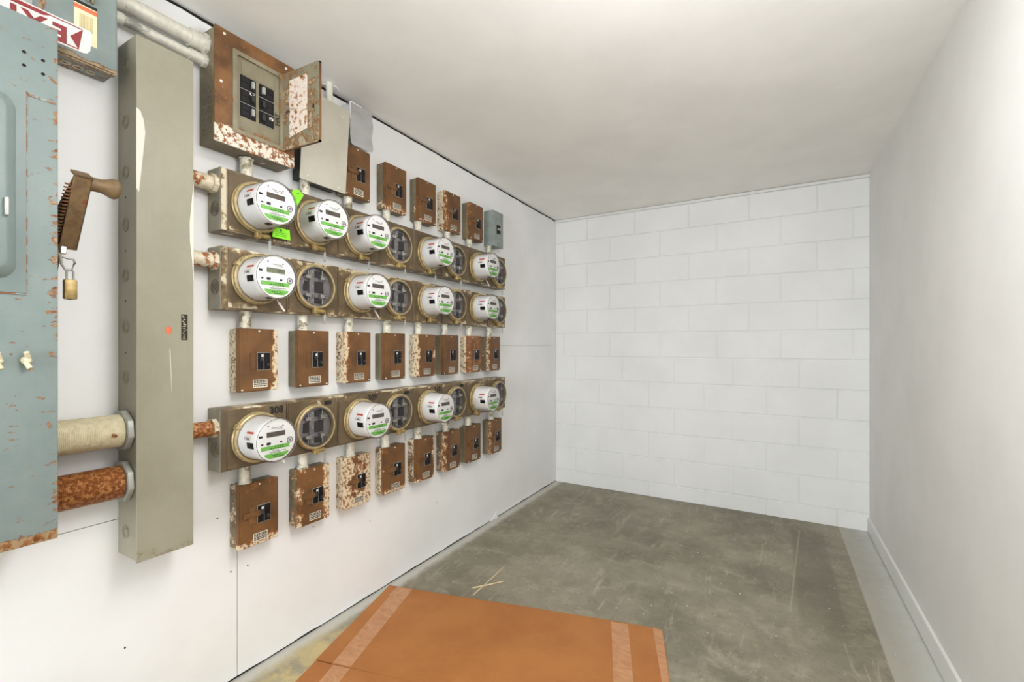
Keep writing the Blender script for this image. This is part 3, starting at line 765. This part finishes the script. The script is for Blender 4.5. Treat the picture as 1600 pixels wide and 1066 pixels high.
wear(obj('dead_front', rbx(0.088, 0.0955, 0.060, 0.234, 0.054, 0.326, 0.001, 1), M['panel_grey'], P), bottom=1.6, all=0.12, rust=0.8)
obj('blank_plate', rbx(0.0955, 0.0975, 0.088, 0.204, 0.262, 0.304, 0.001, 1), M['panel_grey'], P)
for c, y0 in enumerate((0.084, 0.150)):
    for k in range(3):
        zt = 0.258 - k * 0.0475
        b_ = obj('breaker', rbx(0.094, 0.0985, y0, y0 + 0.054, zt - 0.0462, zt, 0.001, 1), M['black'], P)
        ty = y0 + (0.036 if c == 0 else 0.008)
        obj('toggle', rbx(0.098, 0.108, ty, ty + 0.010, zt - 0.034, zt - 0.010, 0.001, 1), M['galv' if (c, k) in ((0, 0), (1, 0), (0, 2)) else 'dark'], b_)
        for q in range(2): obj('breaker_face', rbx(0.098, 0.0995, y0 + (0.004 if c == 0 else 0.024), y0 + (0.030 if c == 0 else 0.050), zt - 0.021 - q * 0.021, zt - 0.004 - q * 0.021, 0.0008, 1), M['black_face'], b_)
        if k < 2 or c: obj('gap_strip', bx(B(), 0.0945, 0.0988, y0, y0 + 0.054, zt - 0.0472, zt - 0.0458), M['galv'], b_)
face_text(P, 'rs', 0.02, 0.193, 0.150, 0.0998, M['signwhite'])
face_text(P, 'Y', 0.026, 0.122, 0.196, 0.0998, M['signwhite'])
face_text(P, 'HAT', 0.022, 0.214, 0.155, 0.1047, M['ink'], math.radians(90))
door = obj('door', bev(prism(B(), rrect(0.100, 0.290, 0.050, 0.334, 0.006, 3), 0.236, 0.2395, lambda a, b, c: (a, c + (a - 0.1) * 0.06, b)), 0.0008, 1), M['panel_grey'], P)
wear(door, all=0.5, bottom=0.6)
lipm = B()
for q in ((0.100, 0.290, 0.050, 0.056), (0.100, 0.290, 0.328, 0.334), (0.284, 0.290, 0.050, 0.334)):
    a0, a1, b0, b1 = q; prism(lipm, [(a0, b0), (a1, b0), (a1, b1), (a0, b1)], 0.238, 0.2475, lambda a, b, c: (a, c + (a - 0.1) * 0.06, b))
wear(obj('door_lip', lipm, M['panel_rust'], door), all=0.2)
fm = lambda a, b, c: (a, c + (a - 0.1) * 0.06, b)
obj('paper_sheet', prism(B(), [(0.139, 0.092), (0.232, 0.108), (0.232, 0.304), (0.139, 0.300)], 0.2352, 0.2361, fm), M['sheet'], door, smooth=False)
obj('handwriting', text_bm(B(), 'nat', 0.026, lambda a, b, c: (0.128 + a, 0.2349 + 0.0017, 0.190 + b + a * 0.25)), M['ink'], door, smooth=False)
obj('emboss_mark', prism(B(), [(0.258, 0.175), (0.266, 0.170), (0.268, 0.185), (0.262, 0.188)], 0.2352, 0.2361, fm), M['ink'], door, smooth=False)
obj('hinge', cyl(B(), (0.1035, 0.2375, 0.056), (0.1035, 0.2375, 0.328), 0.0028, n=10), M['panel_rust'], P)
for y, z in ((0.03, 0.362), (0.25, 0.362), (0.02, 0.2), (0.035, 0.02), (0.262, 0.02)):
    obj('cover_screw', lathe(B(), [(0.005, 0), (0.004, 0.002), (0, 0.003)], (0.101, y, z), n=12), M['pipe_white'], P)

# ------------------------------------------------------------------ grey blank cover over a black box
t = thing('junction_box', 'black box under a wide crooked grey blank cover beside the open panel', 'junction box', (XL, 1.145, 1.866))
bb0 = obj('back_box', rbx(0, 0.072, 0, 0.178, 0, 0.325, 0.002), M['black_box'], t)
for k in range(5):
    kb = torus(B(), (0.036, 0.025 + 0.032 * k, -0.0002), (0, 0, 1), 0.011, 0.0014, 18, 6); obj('knockout', kb, M['box_side'], bb0)
cvp = prism(B(), rrect(-0.022, 0.196, -0.012, 0.338, 0.006, 3), 0.0, 0.004, lambda a, b, c: (0.074 + c + 0.026 * (b + 0.012) / 0.35, a, b))
cv_ = obj('cover', cvp, M['cover_grey'], t)
for y, z in ((0.012, 0.008), (0.160, 0.006), (0.165, 0.30)):
    obj('cover_screw', lathe(B(), [(0.004, 0), (0.003, 0.0015), (0, 0.002)], (0.078 + 0.026 * (z + 0.012) / 0.35, y, z), n=10), M['pipe_white'], t)
# conduit from the box up through the ceiling hole
t = thing('conduit_stub', 'short white conduit stub rising into the torn ceiling hole', 'conduit', (XL + 0.045, 1.285, 2.191))
obj('pipe', cyl(B(), (0, 0, 0), (0, 0, ZC - 2.191), 0.014, n=18), M['pipe_white'], t)
obj('locknut', cyl(B(), (0, 0, 0), (0, 0, 0.008), 0.018, n=8), M['pipe_white'], t)

# shiny plate above the brown box
t = thing('metal_plate', 'shiny bent aluminium plate hanging above a brown breaker box', 'metal plate', (XL, 1.378, 2.0885))
pl = B(); n_ = 26; prev = None
for k in range(n_ + 1):
    z_ = 0.186 * k / n_; e_ = max(0.0, 0.008 - min(z_, 0.186 - z_)); ins = 0.008 - math.sqrt(max(0.0, 0.008 ** 2 - e_ ** 2))
    xo = 0.064 + 0.0035 * math.sin(z_ * 62 + 0.6)
    r_ = [pl.verts.new(p_) for p_ in ((xo, ins, z_), (xo + 0.0022, ins, z_), (xo + 0.0022, 0.126 - ins, z_ + 0.004), (xo, 0.126 - ins, z_ + 0.004))]
    if prev:
        for i in range(4): pl.faces.new((prev[i], prev[(i + 1) % 4], r_[(i + 1) % 4], r_[i]))
    else: pl.faces.new(r_[::-1])
    prev = r_
pl.faces.new(prev)
obj('plate', pl, M['alu'], t)
obj('folded_edge', rbx(0, 0.066, -0.002, 0.001, 0.02, 0.184, 0.0008, 1), M['alu'], t)
obj('paint_edge', bx(B(), 0.060, 0.0675, -0.0035, -0.001, 0.11, 0.186), M['wall'], t)
obj('paint_edge', bx(B(), 0.060, 0.0675, 0.0, 0.06, 0.185, 0.189), M['wall'], t)
obj('paint_edge', prism(B(), [(0.108, 0.0), (0.128, 0.0), (0.126, 0.03), (0.116, 0.018)], 0.066, 0.0676), M['wall'], t)

# ------------------------------------------------------------------ tall wiring duct
D = thing('wiring_duct', 'tall khaki steel wiring duct standing out from the wall', 'wiring duct', (XL, 0.583, 0.590))
dw, dh, dd = 0.146, 1.492, 0.12
wear(obj('body', rbx(0, 0.118, 0.001, dw - 0.001, 0, dh, 0.0015, 1), M['duct'], D), all=0.0)
wear(obj('front_cover', rbx(0.116, dd, 0, dw, -0.004, dh - 0.002, 0.0012, 1), M['duct'], D), all=0.0, bottom=0.35)
for z in (2.011, 1.849, 1.702, 1.552, 1.404, 1.255, 1.109, 0.662):
    kb = B()
    for Rk in (0.011, 0.0185): torus(kb, (0.05, 0.0004, z - 0.59), (0, 1, 0), Rk, 0.0015, 24, 6)
    obj('knockout', kb, M['duct'], D)
for z in (1.63, 1.475, 1.33, 1.18):
    obj('screw', lathe(B(), [(0.003, 0), (0.002, 0.001), (0, 0.0013)], (0.05, 0.001, z - 0.59), (0, -1, 0), 8), M['dark'], D)
ws = [(0.0, 1.055), (0.006, 1.045), (0.011, 1.10), (0.017, 1.17), (0.021, 1.22), (0.017, 1.255), (0.009, 1.278), (0.0, 1.283)]  # pale patches on the left and right edges of the front cover
obj('pale_patch', prism(B(), ws, dd - 0.0002, dd + 0.0005), M['pipe_white'], D, smooth=False)
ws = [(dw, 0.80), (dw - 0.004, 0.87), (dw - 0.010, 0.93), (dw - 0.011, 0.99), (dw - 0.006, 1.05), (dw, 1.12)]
obj('pale_patch', prism(B(), ws, dd - 0.0002, dd + 0.0005), M['pipe_white'], D, smooth=False)
np_ = obj('nameplate', rbx(dd, dd + 0.001, 0.112, 0.129, 0.628, 0.706, 0.0003, 1), M['ink'], D)
pt = B()
for k in range(14):
    y = random.uniform(0.113, 0.119); z = 0.632 + k * 0.0052
    bx(pt, dd + 0.0008, dd + 0.0013, y, min(0.128, y + random.uniform(0.004, 0.010)), z, z + 0.0018)
obj('plate_print', pt, M['ochre'], np_)
obj('red_dot', prism(B(), [(0.079 + 0.0085 * math.cos(a), 0.656 + 0.0125 * math.sin(a)) for a in [k * PI / 8 for k in range(16)] if not (2.4 < a < 3.6 and a > 2.9)], dd - 0.0002, dd + 0.0008), M['orange'], D, smooth=False)
obj('scratch', prism(B(), [(0.0815, 0.60), (0.083, 0.60), (0.088, 0.475), (0.0872, 0.475)], dd - 0.0002, dd + 0.0003), M['signwhite'], D, smooth=False)

# nipples from the duct to the three troughs
for nm, z, lb in (('top', 1.745, 'rust streaked nipple from the duct into the top trough'), ('second', 1.486, 'pale rust spotted nipple from the duct into the second trough'), ('lowest', 0.924, 'orange rusted nipple from the duct into the lowest trough')):
    t = thing('conduit_nipple', lb, 'conduit', (XL + 0.045, 0.729, z), 'nipples between duct and troughs')
    L = T0 - 0.729
    obj('pipe', cyl(B(), (0, 0, 0), (0, L, 0), 0.0255, n=24), M['nipple_rust' if nm != 'lowest' else 'pipe_rust'], t)
    obj('locknut', cyl(B(), (0, L - 0.016, 0), (0, L, 0), 0.0325, n=8, rot=0.3), M['nipple_rust'], t)

# two fat threaded conduits from the disconnect into the duct
for z, m, lb in ((0.958, 'pipe_cream', 'fat cream threaded conduit between disconnect switch and duct'), (0.812, 'pipe_rust', 'fat orange rusted threaded conduit between disconnect switch and duct')):
    t = thing('conduit', lb, 'conduit', (XL + 0.055, 0.3925, z), 'threaded conduits into the duct')
    L = 0.583 - 0.3925
    prof = [(0, 0)]
    n = 54
    for k in range(n):
        h = L * k / n; prof += [(0.0465, h), (0.0452, h + L / n * 0.55)]
    prof += [(0.046, L), (0, L)]
    obj('threaded_pipe', lathe(B(), prof, axis=(0, 1, 0), n=32), M[m], t)
    lk = cyl(B(), (0, L - 0.016, 0), (0, L, 0), 0.060, n=8, rot=0.25)
    obj('locknut', bev(lk, 0.002, 1), M['galv'], t)

# ------------------------------------------------------------------ big disconnect switch at the near end
Y0, Z0, DX = -0.16, 0.752, 0.23
S = thing('disconnect_switch', 'big blue grey disconnect switch cabinet with rust spots and side handle', 'switch cabinet', (XL, Y0, Z0))
sw, sh = 0.392 - Y0, 1.186
wear(obj('cabinet', rbx(0, DX, 0, sw, 0, sh, 0.003), M['disc'], S), bottom=0.9, all=0.33, right=0.12, rust=0.3)
yd = 0.339 - Y0
wear(obj('door', rbx(DX, DX + 0.004, 0.06, yd, 0.565, 1.015, 0.0015), M['disc'], S), bottom=0.8, all=0.2, rust=0.3)
dr = kids(S, 'door')[0]
pan = B(); loops = []
for ins, x_ in ((0.0, DX + 0.003), (0.002, DX + 0.008), (0.017, DX + 0.028), (0.022, DX + 0.031)):
    loops.append([pan.verts.new((x_, p[0], p[1])) for p in rrect(0.10 + ins, 0.323 - Y0 - ins, 0.592 + ins, 0.998 - ins, 0.034 - ins * 0.5, 6)])
for p_, q_ in zip(loops, loops[1:]):
    for i in range(len(p_)): pan.faces.new((p_[i], p_[(i + 1) % len(p_)], q_[(i + 1) % len(p_)], q_[i]))
pan.faces.new(loops[-1]); pan.faces.new(loops[0][::-1])
wear(obj('raised_pan', pan, M['disc'], dr), bottom=0.2, all=0.03)
seam = B(); bx(seam, DX - 0.001, DX + 0.0012, yd + 0.002, sw - 0.004, 1.008, 1.013)
bx(seam, DX - 0.001, DX + 0.0022, yd, yd + 0.0022, 0.562, 1.016)
bx(seam, DX - 0.001, DX + 0.0022, 0.06, yd, 0.5615, 0.565)
obj('seam', seam, M['seam_rust'], S, label='rusty seam around the switch door')
for yy, zz in ((0.336, 1.930 - 0.075), (0.336, 1.930 - 0.105), (0.3665, 1.930 - 0.078), (0.3665, 1.930 - 0.109)):
    obj('screw_hole', cyl(B(), (DX - 0.002, yy - Y0, zz - Z0), (DX + 0.0004, yy - Y0, zz - Z0), 0.0035, n=12), M['cavity'], S)
for yy in (0.3385, 0.295):
    w_ = B(); zz = 1.168 - Z0; yl = yy - Y0
    lathe(w_, [(0.009, 0), (0.009, 0.008), (0.006, 0.014), (0, 0.016)], (DX, yl, zz), n=14)
    for s_ in (-1, 1):
        tube(w_, [(DX + 0.010, yl + s_ * 0.002, zz + s_ * 0.004), (DX + 0.018, yl - s_ * 0.003, zz + s_ * 0.018)], 0.005, 8)
    obj('wing_nut', w_, M['pipe_cream'], S)
obj('door_latch', rbx(DX + 0.028, DX + 0.040, 0.299 - Y0, 0.306 - Y0, 0.725, 0.765, 0.002, 1), M['galv'], dr)
# operating handle on the far side of the cabinet
H = obj('handle', cyl(B(), (0.130, sw, 1.450 - Z0), (0.130, sw + 0.016, 1.450 - Z0), 0.034, 0.030, 20), M['lever'], S)
def lev(d, z): return (d, z - Z0)
lv = B()
base, tip = Vector((0.152, 1.440)), Vector((0.254, 1.604))
dirv = (tip - base).normalized(); nrm = Vector((dirv.y, -dirv.x))
y0, y1 = 0.414 - Y0, 0.448 - Y0
def quad(p, q, w, ya, yb): # plate from p to q (d, z), thickness w behind it
    prism(lv, [(p.x, p.y - Z0), (q.x, q.y - Z0), (q.x - nrm.x * w, q.y - Z0 - nrm.y * w), (p.x - nrm.x * w, p.y - Z0 - nrm.y * w)], ya, yb, lambda a, b, c: (a, c, b))
quad(base, tip, 0.004, y0, y1)
quad(base, tip, 0.034, y1 - 0.004, y1)
quad(tip - dirv * 0.006, tip, 0.034, y0, y1)
low = Vector((0.118, 1.352))
prism(lv, [(0.10, 1.455 - Z0), (0.150, 1.450 - Z0), (0.160, 1.425 - Z0), (0.126, 1.36 - Z0), (0.105, 1.352 - Z0)], 0.400 - Y0, 0.416 - Y0, lambda a, b, c: (a, c, b))
obj('lever_arm', bev(lv, 0.0012, 1), M['lever'], H)
sd = prism(B(), [(tip.x - 0.001, tip.y - Z0), (base.x, base.y - Z0), (0.118, 1.425 - Z0), (0.118, 1.525 - Z0), (0.149, 1.548 - Z0)], y0 + 0.006, y0 + 0.009, lambda a, b, c: (a, c, b))
obj('side_flange', sd, M['dark_rust'], H)
rim_ = B(); tube(rim_, [(tip.x - 0.002, y0 + 0.003, tip.y - Z0), (0.149, y0 + 0.003, 1.548 - Z0), (0.118, y0 + 0.003, 1.525 - Z0)], 0.0035, 8)
obj('flange_edge', rim_, M['lever'], H)
kc = base.lerp(tip, 0.90) - nrm * 0.016
kn = lathe(B(), [(0.0, 0), (0.018, 0), (0.0165, 0.012), (0.0165, 0.022), (0.020, 0.033), (0.0245, 0.043), (0.0250, 0.049), (0.022, 0.055), (0.014, 0.058), (0, 0.059)], (kc.x, y1 - 0.001, kc.y - Z0), (0, 1, 0), 28)
obj('knob', kn, M['lever'], H)
sp = []
p0, p1 = base.lerp(tip, 0.12) - nrm * 0.016, base.lerp(tip, 0.86) - nrm * 0.006
for k in range(16 * 10 + 1):
    f = k / 160; c = p0.lerp(p1, f); a = 2 * PI * k / 10
    c2 = c + nrm * 0.0065 * math.cos(a)
    sp.append((c2.x, y0 - 0.004 + 0.0065 * math.sin(a), c2.y - Z0))
obj('spring', tube(B(), sp, 0.0021, 6), M['spring'], H)
hs = B(); hp = Vector((0.158, 0.421 - Y0, 1.438 - Z0))
bev(bx(hs, hp.x - 0.006, hp.x + 0.006, hp.y - 0.007, hp.y + 0.005, hp.z - 0.012, hp.z + 0.008), 0.002, 1)
tube(hs, [(hp.x, hp.y - 0.006, hp.z - 0.01), (hp.x, hp.y - 0.004, hp.z - 0.036), (hp.x, hp.y + 0.004, hp.z - 0.050), (hp.x, hp.y + 0.014, hp.z - 0.050), (hp.x, hp.y + 0.021, hp.z - 0.030), (hp.x, hp.y + 0.019, hp.z - 0.022), (hp.x, hp.y + 0.004, hp.z - 0.020), (hp.x, hp.y - 0.004, hp.z - 0.017)], 0.003, 8)
obj('hasp', hs, M['steel'], H)
# padlock hanging from the hasp
K = thing('padlock', 'small worn brass padlock hanging from the switch handle', 'padlock', (XL + 0.158, 0.4330, 1.316))
sk = B(); pts = []
for k in range(13):
    a = PI * k / 12; pts.append((0, 0.0062 * math.cos(a), 0.067 + 0.0075 * math.sin(a)))
tube(sk, [(0, 0.0062, 0.046)] + pts + [(0, -0.0062, 0.046)], 0.0024, 8)
pbod = rbx(-0.008, 0.008, -0.0125, 0.0125, 0, 0.049, 0.003)
obj('lock_body', pbod, M['brass2'], K)
obj('shackle', sk, M['steel'], K)
obj('keyway', cyl(B(), (0, 0, 0.001), (0, 0, -0.0012), 0.005, n=14), M['dark'], K)

# ------------------------------------------------------------------ small grey switch box above, between disconnect and duct
U = thing('switch_box', 'blue grey switch box with a cream label and rusty underside under the ceiling', 'switch box', (XL, 0.400, 1.957))
uh = 2.296 - 1.957
wear(obj('back_box', rbx(0, 0.066, 0.004, 0.151, 0.003, uh, 0.002), M['upper'], U), bottom=0.4)
cvu = prism(B(), rrect(0, 0.155, 0, uh, 0.006, 3), 0.060, 0.080)
bmesh.ops.bevel(cvu, geom=[e for e in cvu.edges if all(v.co.x > 0.0799 for v in e.verts)], offset=0.004, segments=2, affect='EDGES')
cu = wear(obj('cover', cvu, M['upper'], U), bottom=1.0, left=0.7)
for k in range(3):
    kb = B(); torus(kb, (0.034, 0.058 + 0.026 * k, 0.0025), (0, 0, 1), 0.0095, 0.0022, 20, 6); obj('knockout', kb, M['nipple_rust'], U)
for k in range(4):
    obj('cover_rib', rbx(0.078, 0.088, 0.065 + 0.0105 * k, 0.0715 + 0.0105 * k, 0.166, 0.315, 0.002, 1), M['panel_grey'], cu)
lb = obj('warning_label', bx(B(), 0.0795, 0.0806, 0.063, 0.110, 0.052, 0.160), M['cream'], U)
obj('label_band', bx(B(), 0.0804, 0.0811, 0.063, 0.110, 0.152, 0.160), M['ink'], lb)
obj('label_band', bx(B(), 0.0804, 0.0811, 0.063, 0.110, 0.138, 0.149), M['orange'], lb)
pt = B()
for k in range(9): bx(pt, 0.0804, 0.0810, 0.074 + 0.0031 * k, 0.0756 + 0.0031 * k, 0.084, 0.128)
obj('label_print', pt, M['ochre'], lb)

# painted conduits from that box to the rusty panel
for z, r, lb_ in ((2.200, 0.022, 'thick painted conduit running under the ceiling into the rusty panel'), (2.146, 0.0135, 'thin painted conduit below the thick one into the rusty panel')):
    t = thing('conduit', lb_, 'conduit', (XL + 0.040, 0.5512, z), 'painted conduits under the ceiling')
    L = 0.803 - 0.5512
    obj('pipe', cyl(B(), (0, 0, 0), (0, L, 0), r, n=24), M['conduit_grey'], t)
    f = B(); cyl(f, (0, L - 0.050, 0), (0, L - 0.012, 0), r * 1.28, n=24); cyl(f, (0, L - 0.012, 0), (0, L, 0), r * 1.6, n=8)
    obj('coupling', f, M['conduit_grey'], t)
    f = B(); cyl(f, (0, 0, 0), (0, 0.010, 0), r * 1.6, n=8); cyl(f, (0, 0.010, 0), (0, 0.028, 0), r * 1.28, n=24)
    obj('coupling', f, M['conduit_grey'], t)

# ------------------------------------------------------------------ upside-down exit sign lying on top of the disconnect
E_ = thing('exit_sign', 'white plastic exit sign with maroon letters resting upside down on the disconnect switch', 'sign', (XL + 0.165, 0.17, 1.938))
sl, shh = 0.302, 0.062
obj('board', prism(B(), [(0, 0), (sl - 0.018, 0), (sl - 0.010, 0.003), (sl - 0.004, 0.012), (sl, 0.058), (sl - 0.003, shh), (0, shh)], 0, 0.004), M['signwhite'], E_)
mk = B()
prism(mk, [(0, shh - 0.012), (0.212, shh - 0.012), (0.222, shh - 0.007), (0.222, shh - 0.003), (0, shh - 0.003)], 0.0038, 0.0046)
prism(mk, [(0.222, shh - 0.006), (0.282, shh - 0.006), (0.282, shh - 0.0035), (0.222, shh - 0.0035)], 0.0038, 0.0046)
prism(mk, [(0.0, 0.0035), (0.276, 0.0035), (0.276, 0.006), (0, 0.006)], 0.0038, 0.0046)
obj('border', mk, M['maroon'], E_, smooth=False)
obj('arrow', prism(B(), [(0.260, 0.029), (0.284, 0.058), (0.276, 0.0035)], 0.0038, 0.0047), M['maroon'], E_, smooth=False)
for ch, yc in (('E', 0.242), ('X', 0.197), ('I', 0.163), ('T', 0.130)):
    obj('letter', text_bm(B(), ch, 0.051, lambda a, b, c: (0.0047, yc - a, 0.0275 - b), bold=0.05), M['maroon'], E_, smooth=False)

# ------------------------------------------------------------------ flattened cardboard on the floor
Cb = thing('cardboard_sheet', 'large flattened brown cardboard box lying on the concrete floor', 'cardboard', (-1.660, 1.661, 0.0))
e1 = Vector((0.969, 0.2465)); e2 = Vector((0.272, -0.962))
def cf(s_, t_, z): 
    v = e1 * s_ + e2 * t_
    return (v.x, v.y, z)
W = 1.294
zlift = lambda s_, t_: 0.0
up = [(0, 0), (0.3, 0.002), (0.7, -0.001), (1.1, 0.001), (W - 0.02, 0.004), (W, 0.012), (W + 0.004, 0.56), (0.30, 0.5600), (0.29, 0.5590), (0.075, 0.5580), (0.07, 0.5545), (0, 0.553)]
dn = [(0.004, 0.5595), (0.07, 0.5605), (0.075, 0.5600), (0.29, 0.5602), (0.30, 0.5604), (W + 0.004, 0.5604), (W + 0.008, 1.10), (0.01, 1.10)]
obj('upper_panel', prism(B(), up, 0.001, 0.007, cf), M['card'], Cb, smooth=False)
obj('lower_panel', prism(B(), dn, 0.001, 0.0068, cf), M['card'], Cb, smooth=False)
def tape(poly): return obj('packing_tape', prism(B(), poly, 0.0068, 0.0076, cf), M['tape'], Cb, smooth=False)
tape([(0.045, 0.004), (0.130, 0.004), (0.153, 0.554), (0.075, 0.554)])
tape([(0.083, 0.5625), (0.155, 0.5625), (0.185, 0.95), (0.105, 0.95)])
tape([(1.083, 0.010), (1.153, 0.010), (1.182, 0.55), (1.112, 0.55)])
tape([(1.255, 0.008), (1.292, 0.012), (1.296, 0.40), (1.272, 0.40)])
fold = tape([(0.048, 0.008), (0.130, 0.006), (0.126, 0.066), (0.040, 0.085)]); 
fold.name = 'tape_fold'; fold.location.z = 0.0006

# two wood slivers
for (ax, ay), (bx_, by), r, lb_ in (((-1.289, 1.850), (-1.189, 1.981), 0.0035, 'thin pale wood sliver on the concrete just beyond the cardboard'), ((-1.252, 1.800), (-1.268, 2.13), 0.003, 'longer flat pale strip on the concrete crossing under the sliver')):
    d_ = math.hypot(bx_ - ax, by - ay); m_ = B()
    prism(m_, [(-r, 0.0), (r * 0.8, 0.002), (r, d_ * 0.6), (r * 0.3, d_), (-r * 0.6, d_ * 0.97)], 0.0, 0.004 if r > 0.0031 else 0.0012, lambda a, b, c: (a, b, c))
    o = tag(obj('wood_sliver', m_, M['sliver'], smooth=False), lb_, 'wood sliver')
    o.location = (ax, ay, 0.0014 if r > 0.0031 else 0.0); o.rotation_euler = (0, 0, math.atan2(by - ay, bx_ - ax) - PI / 2)
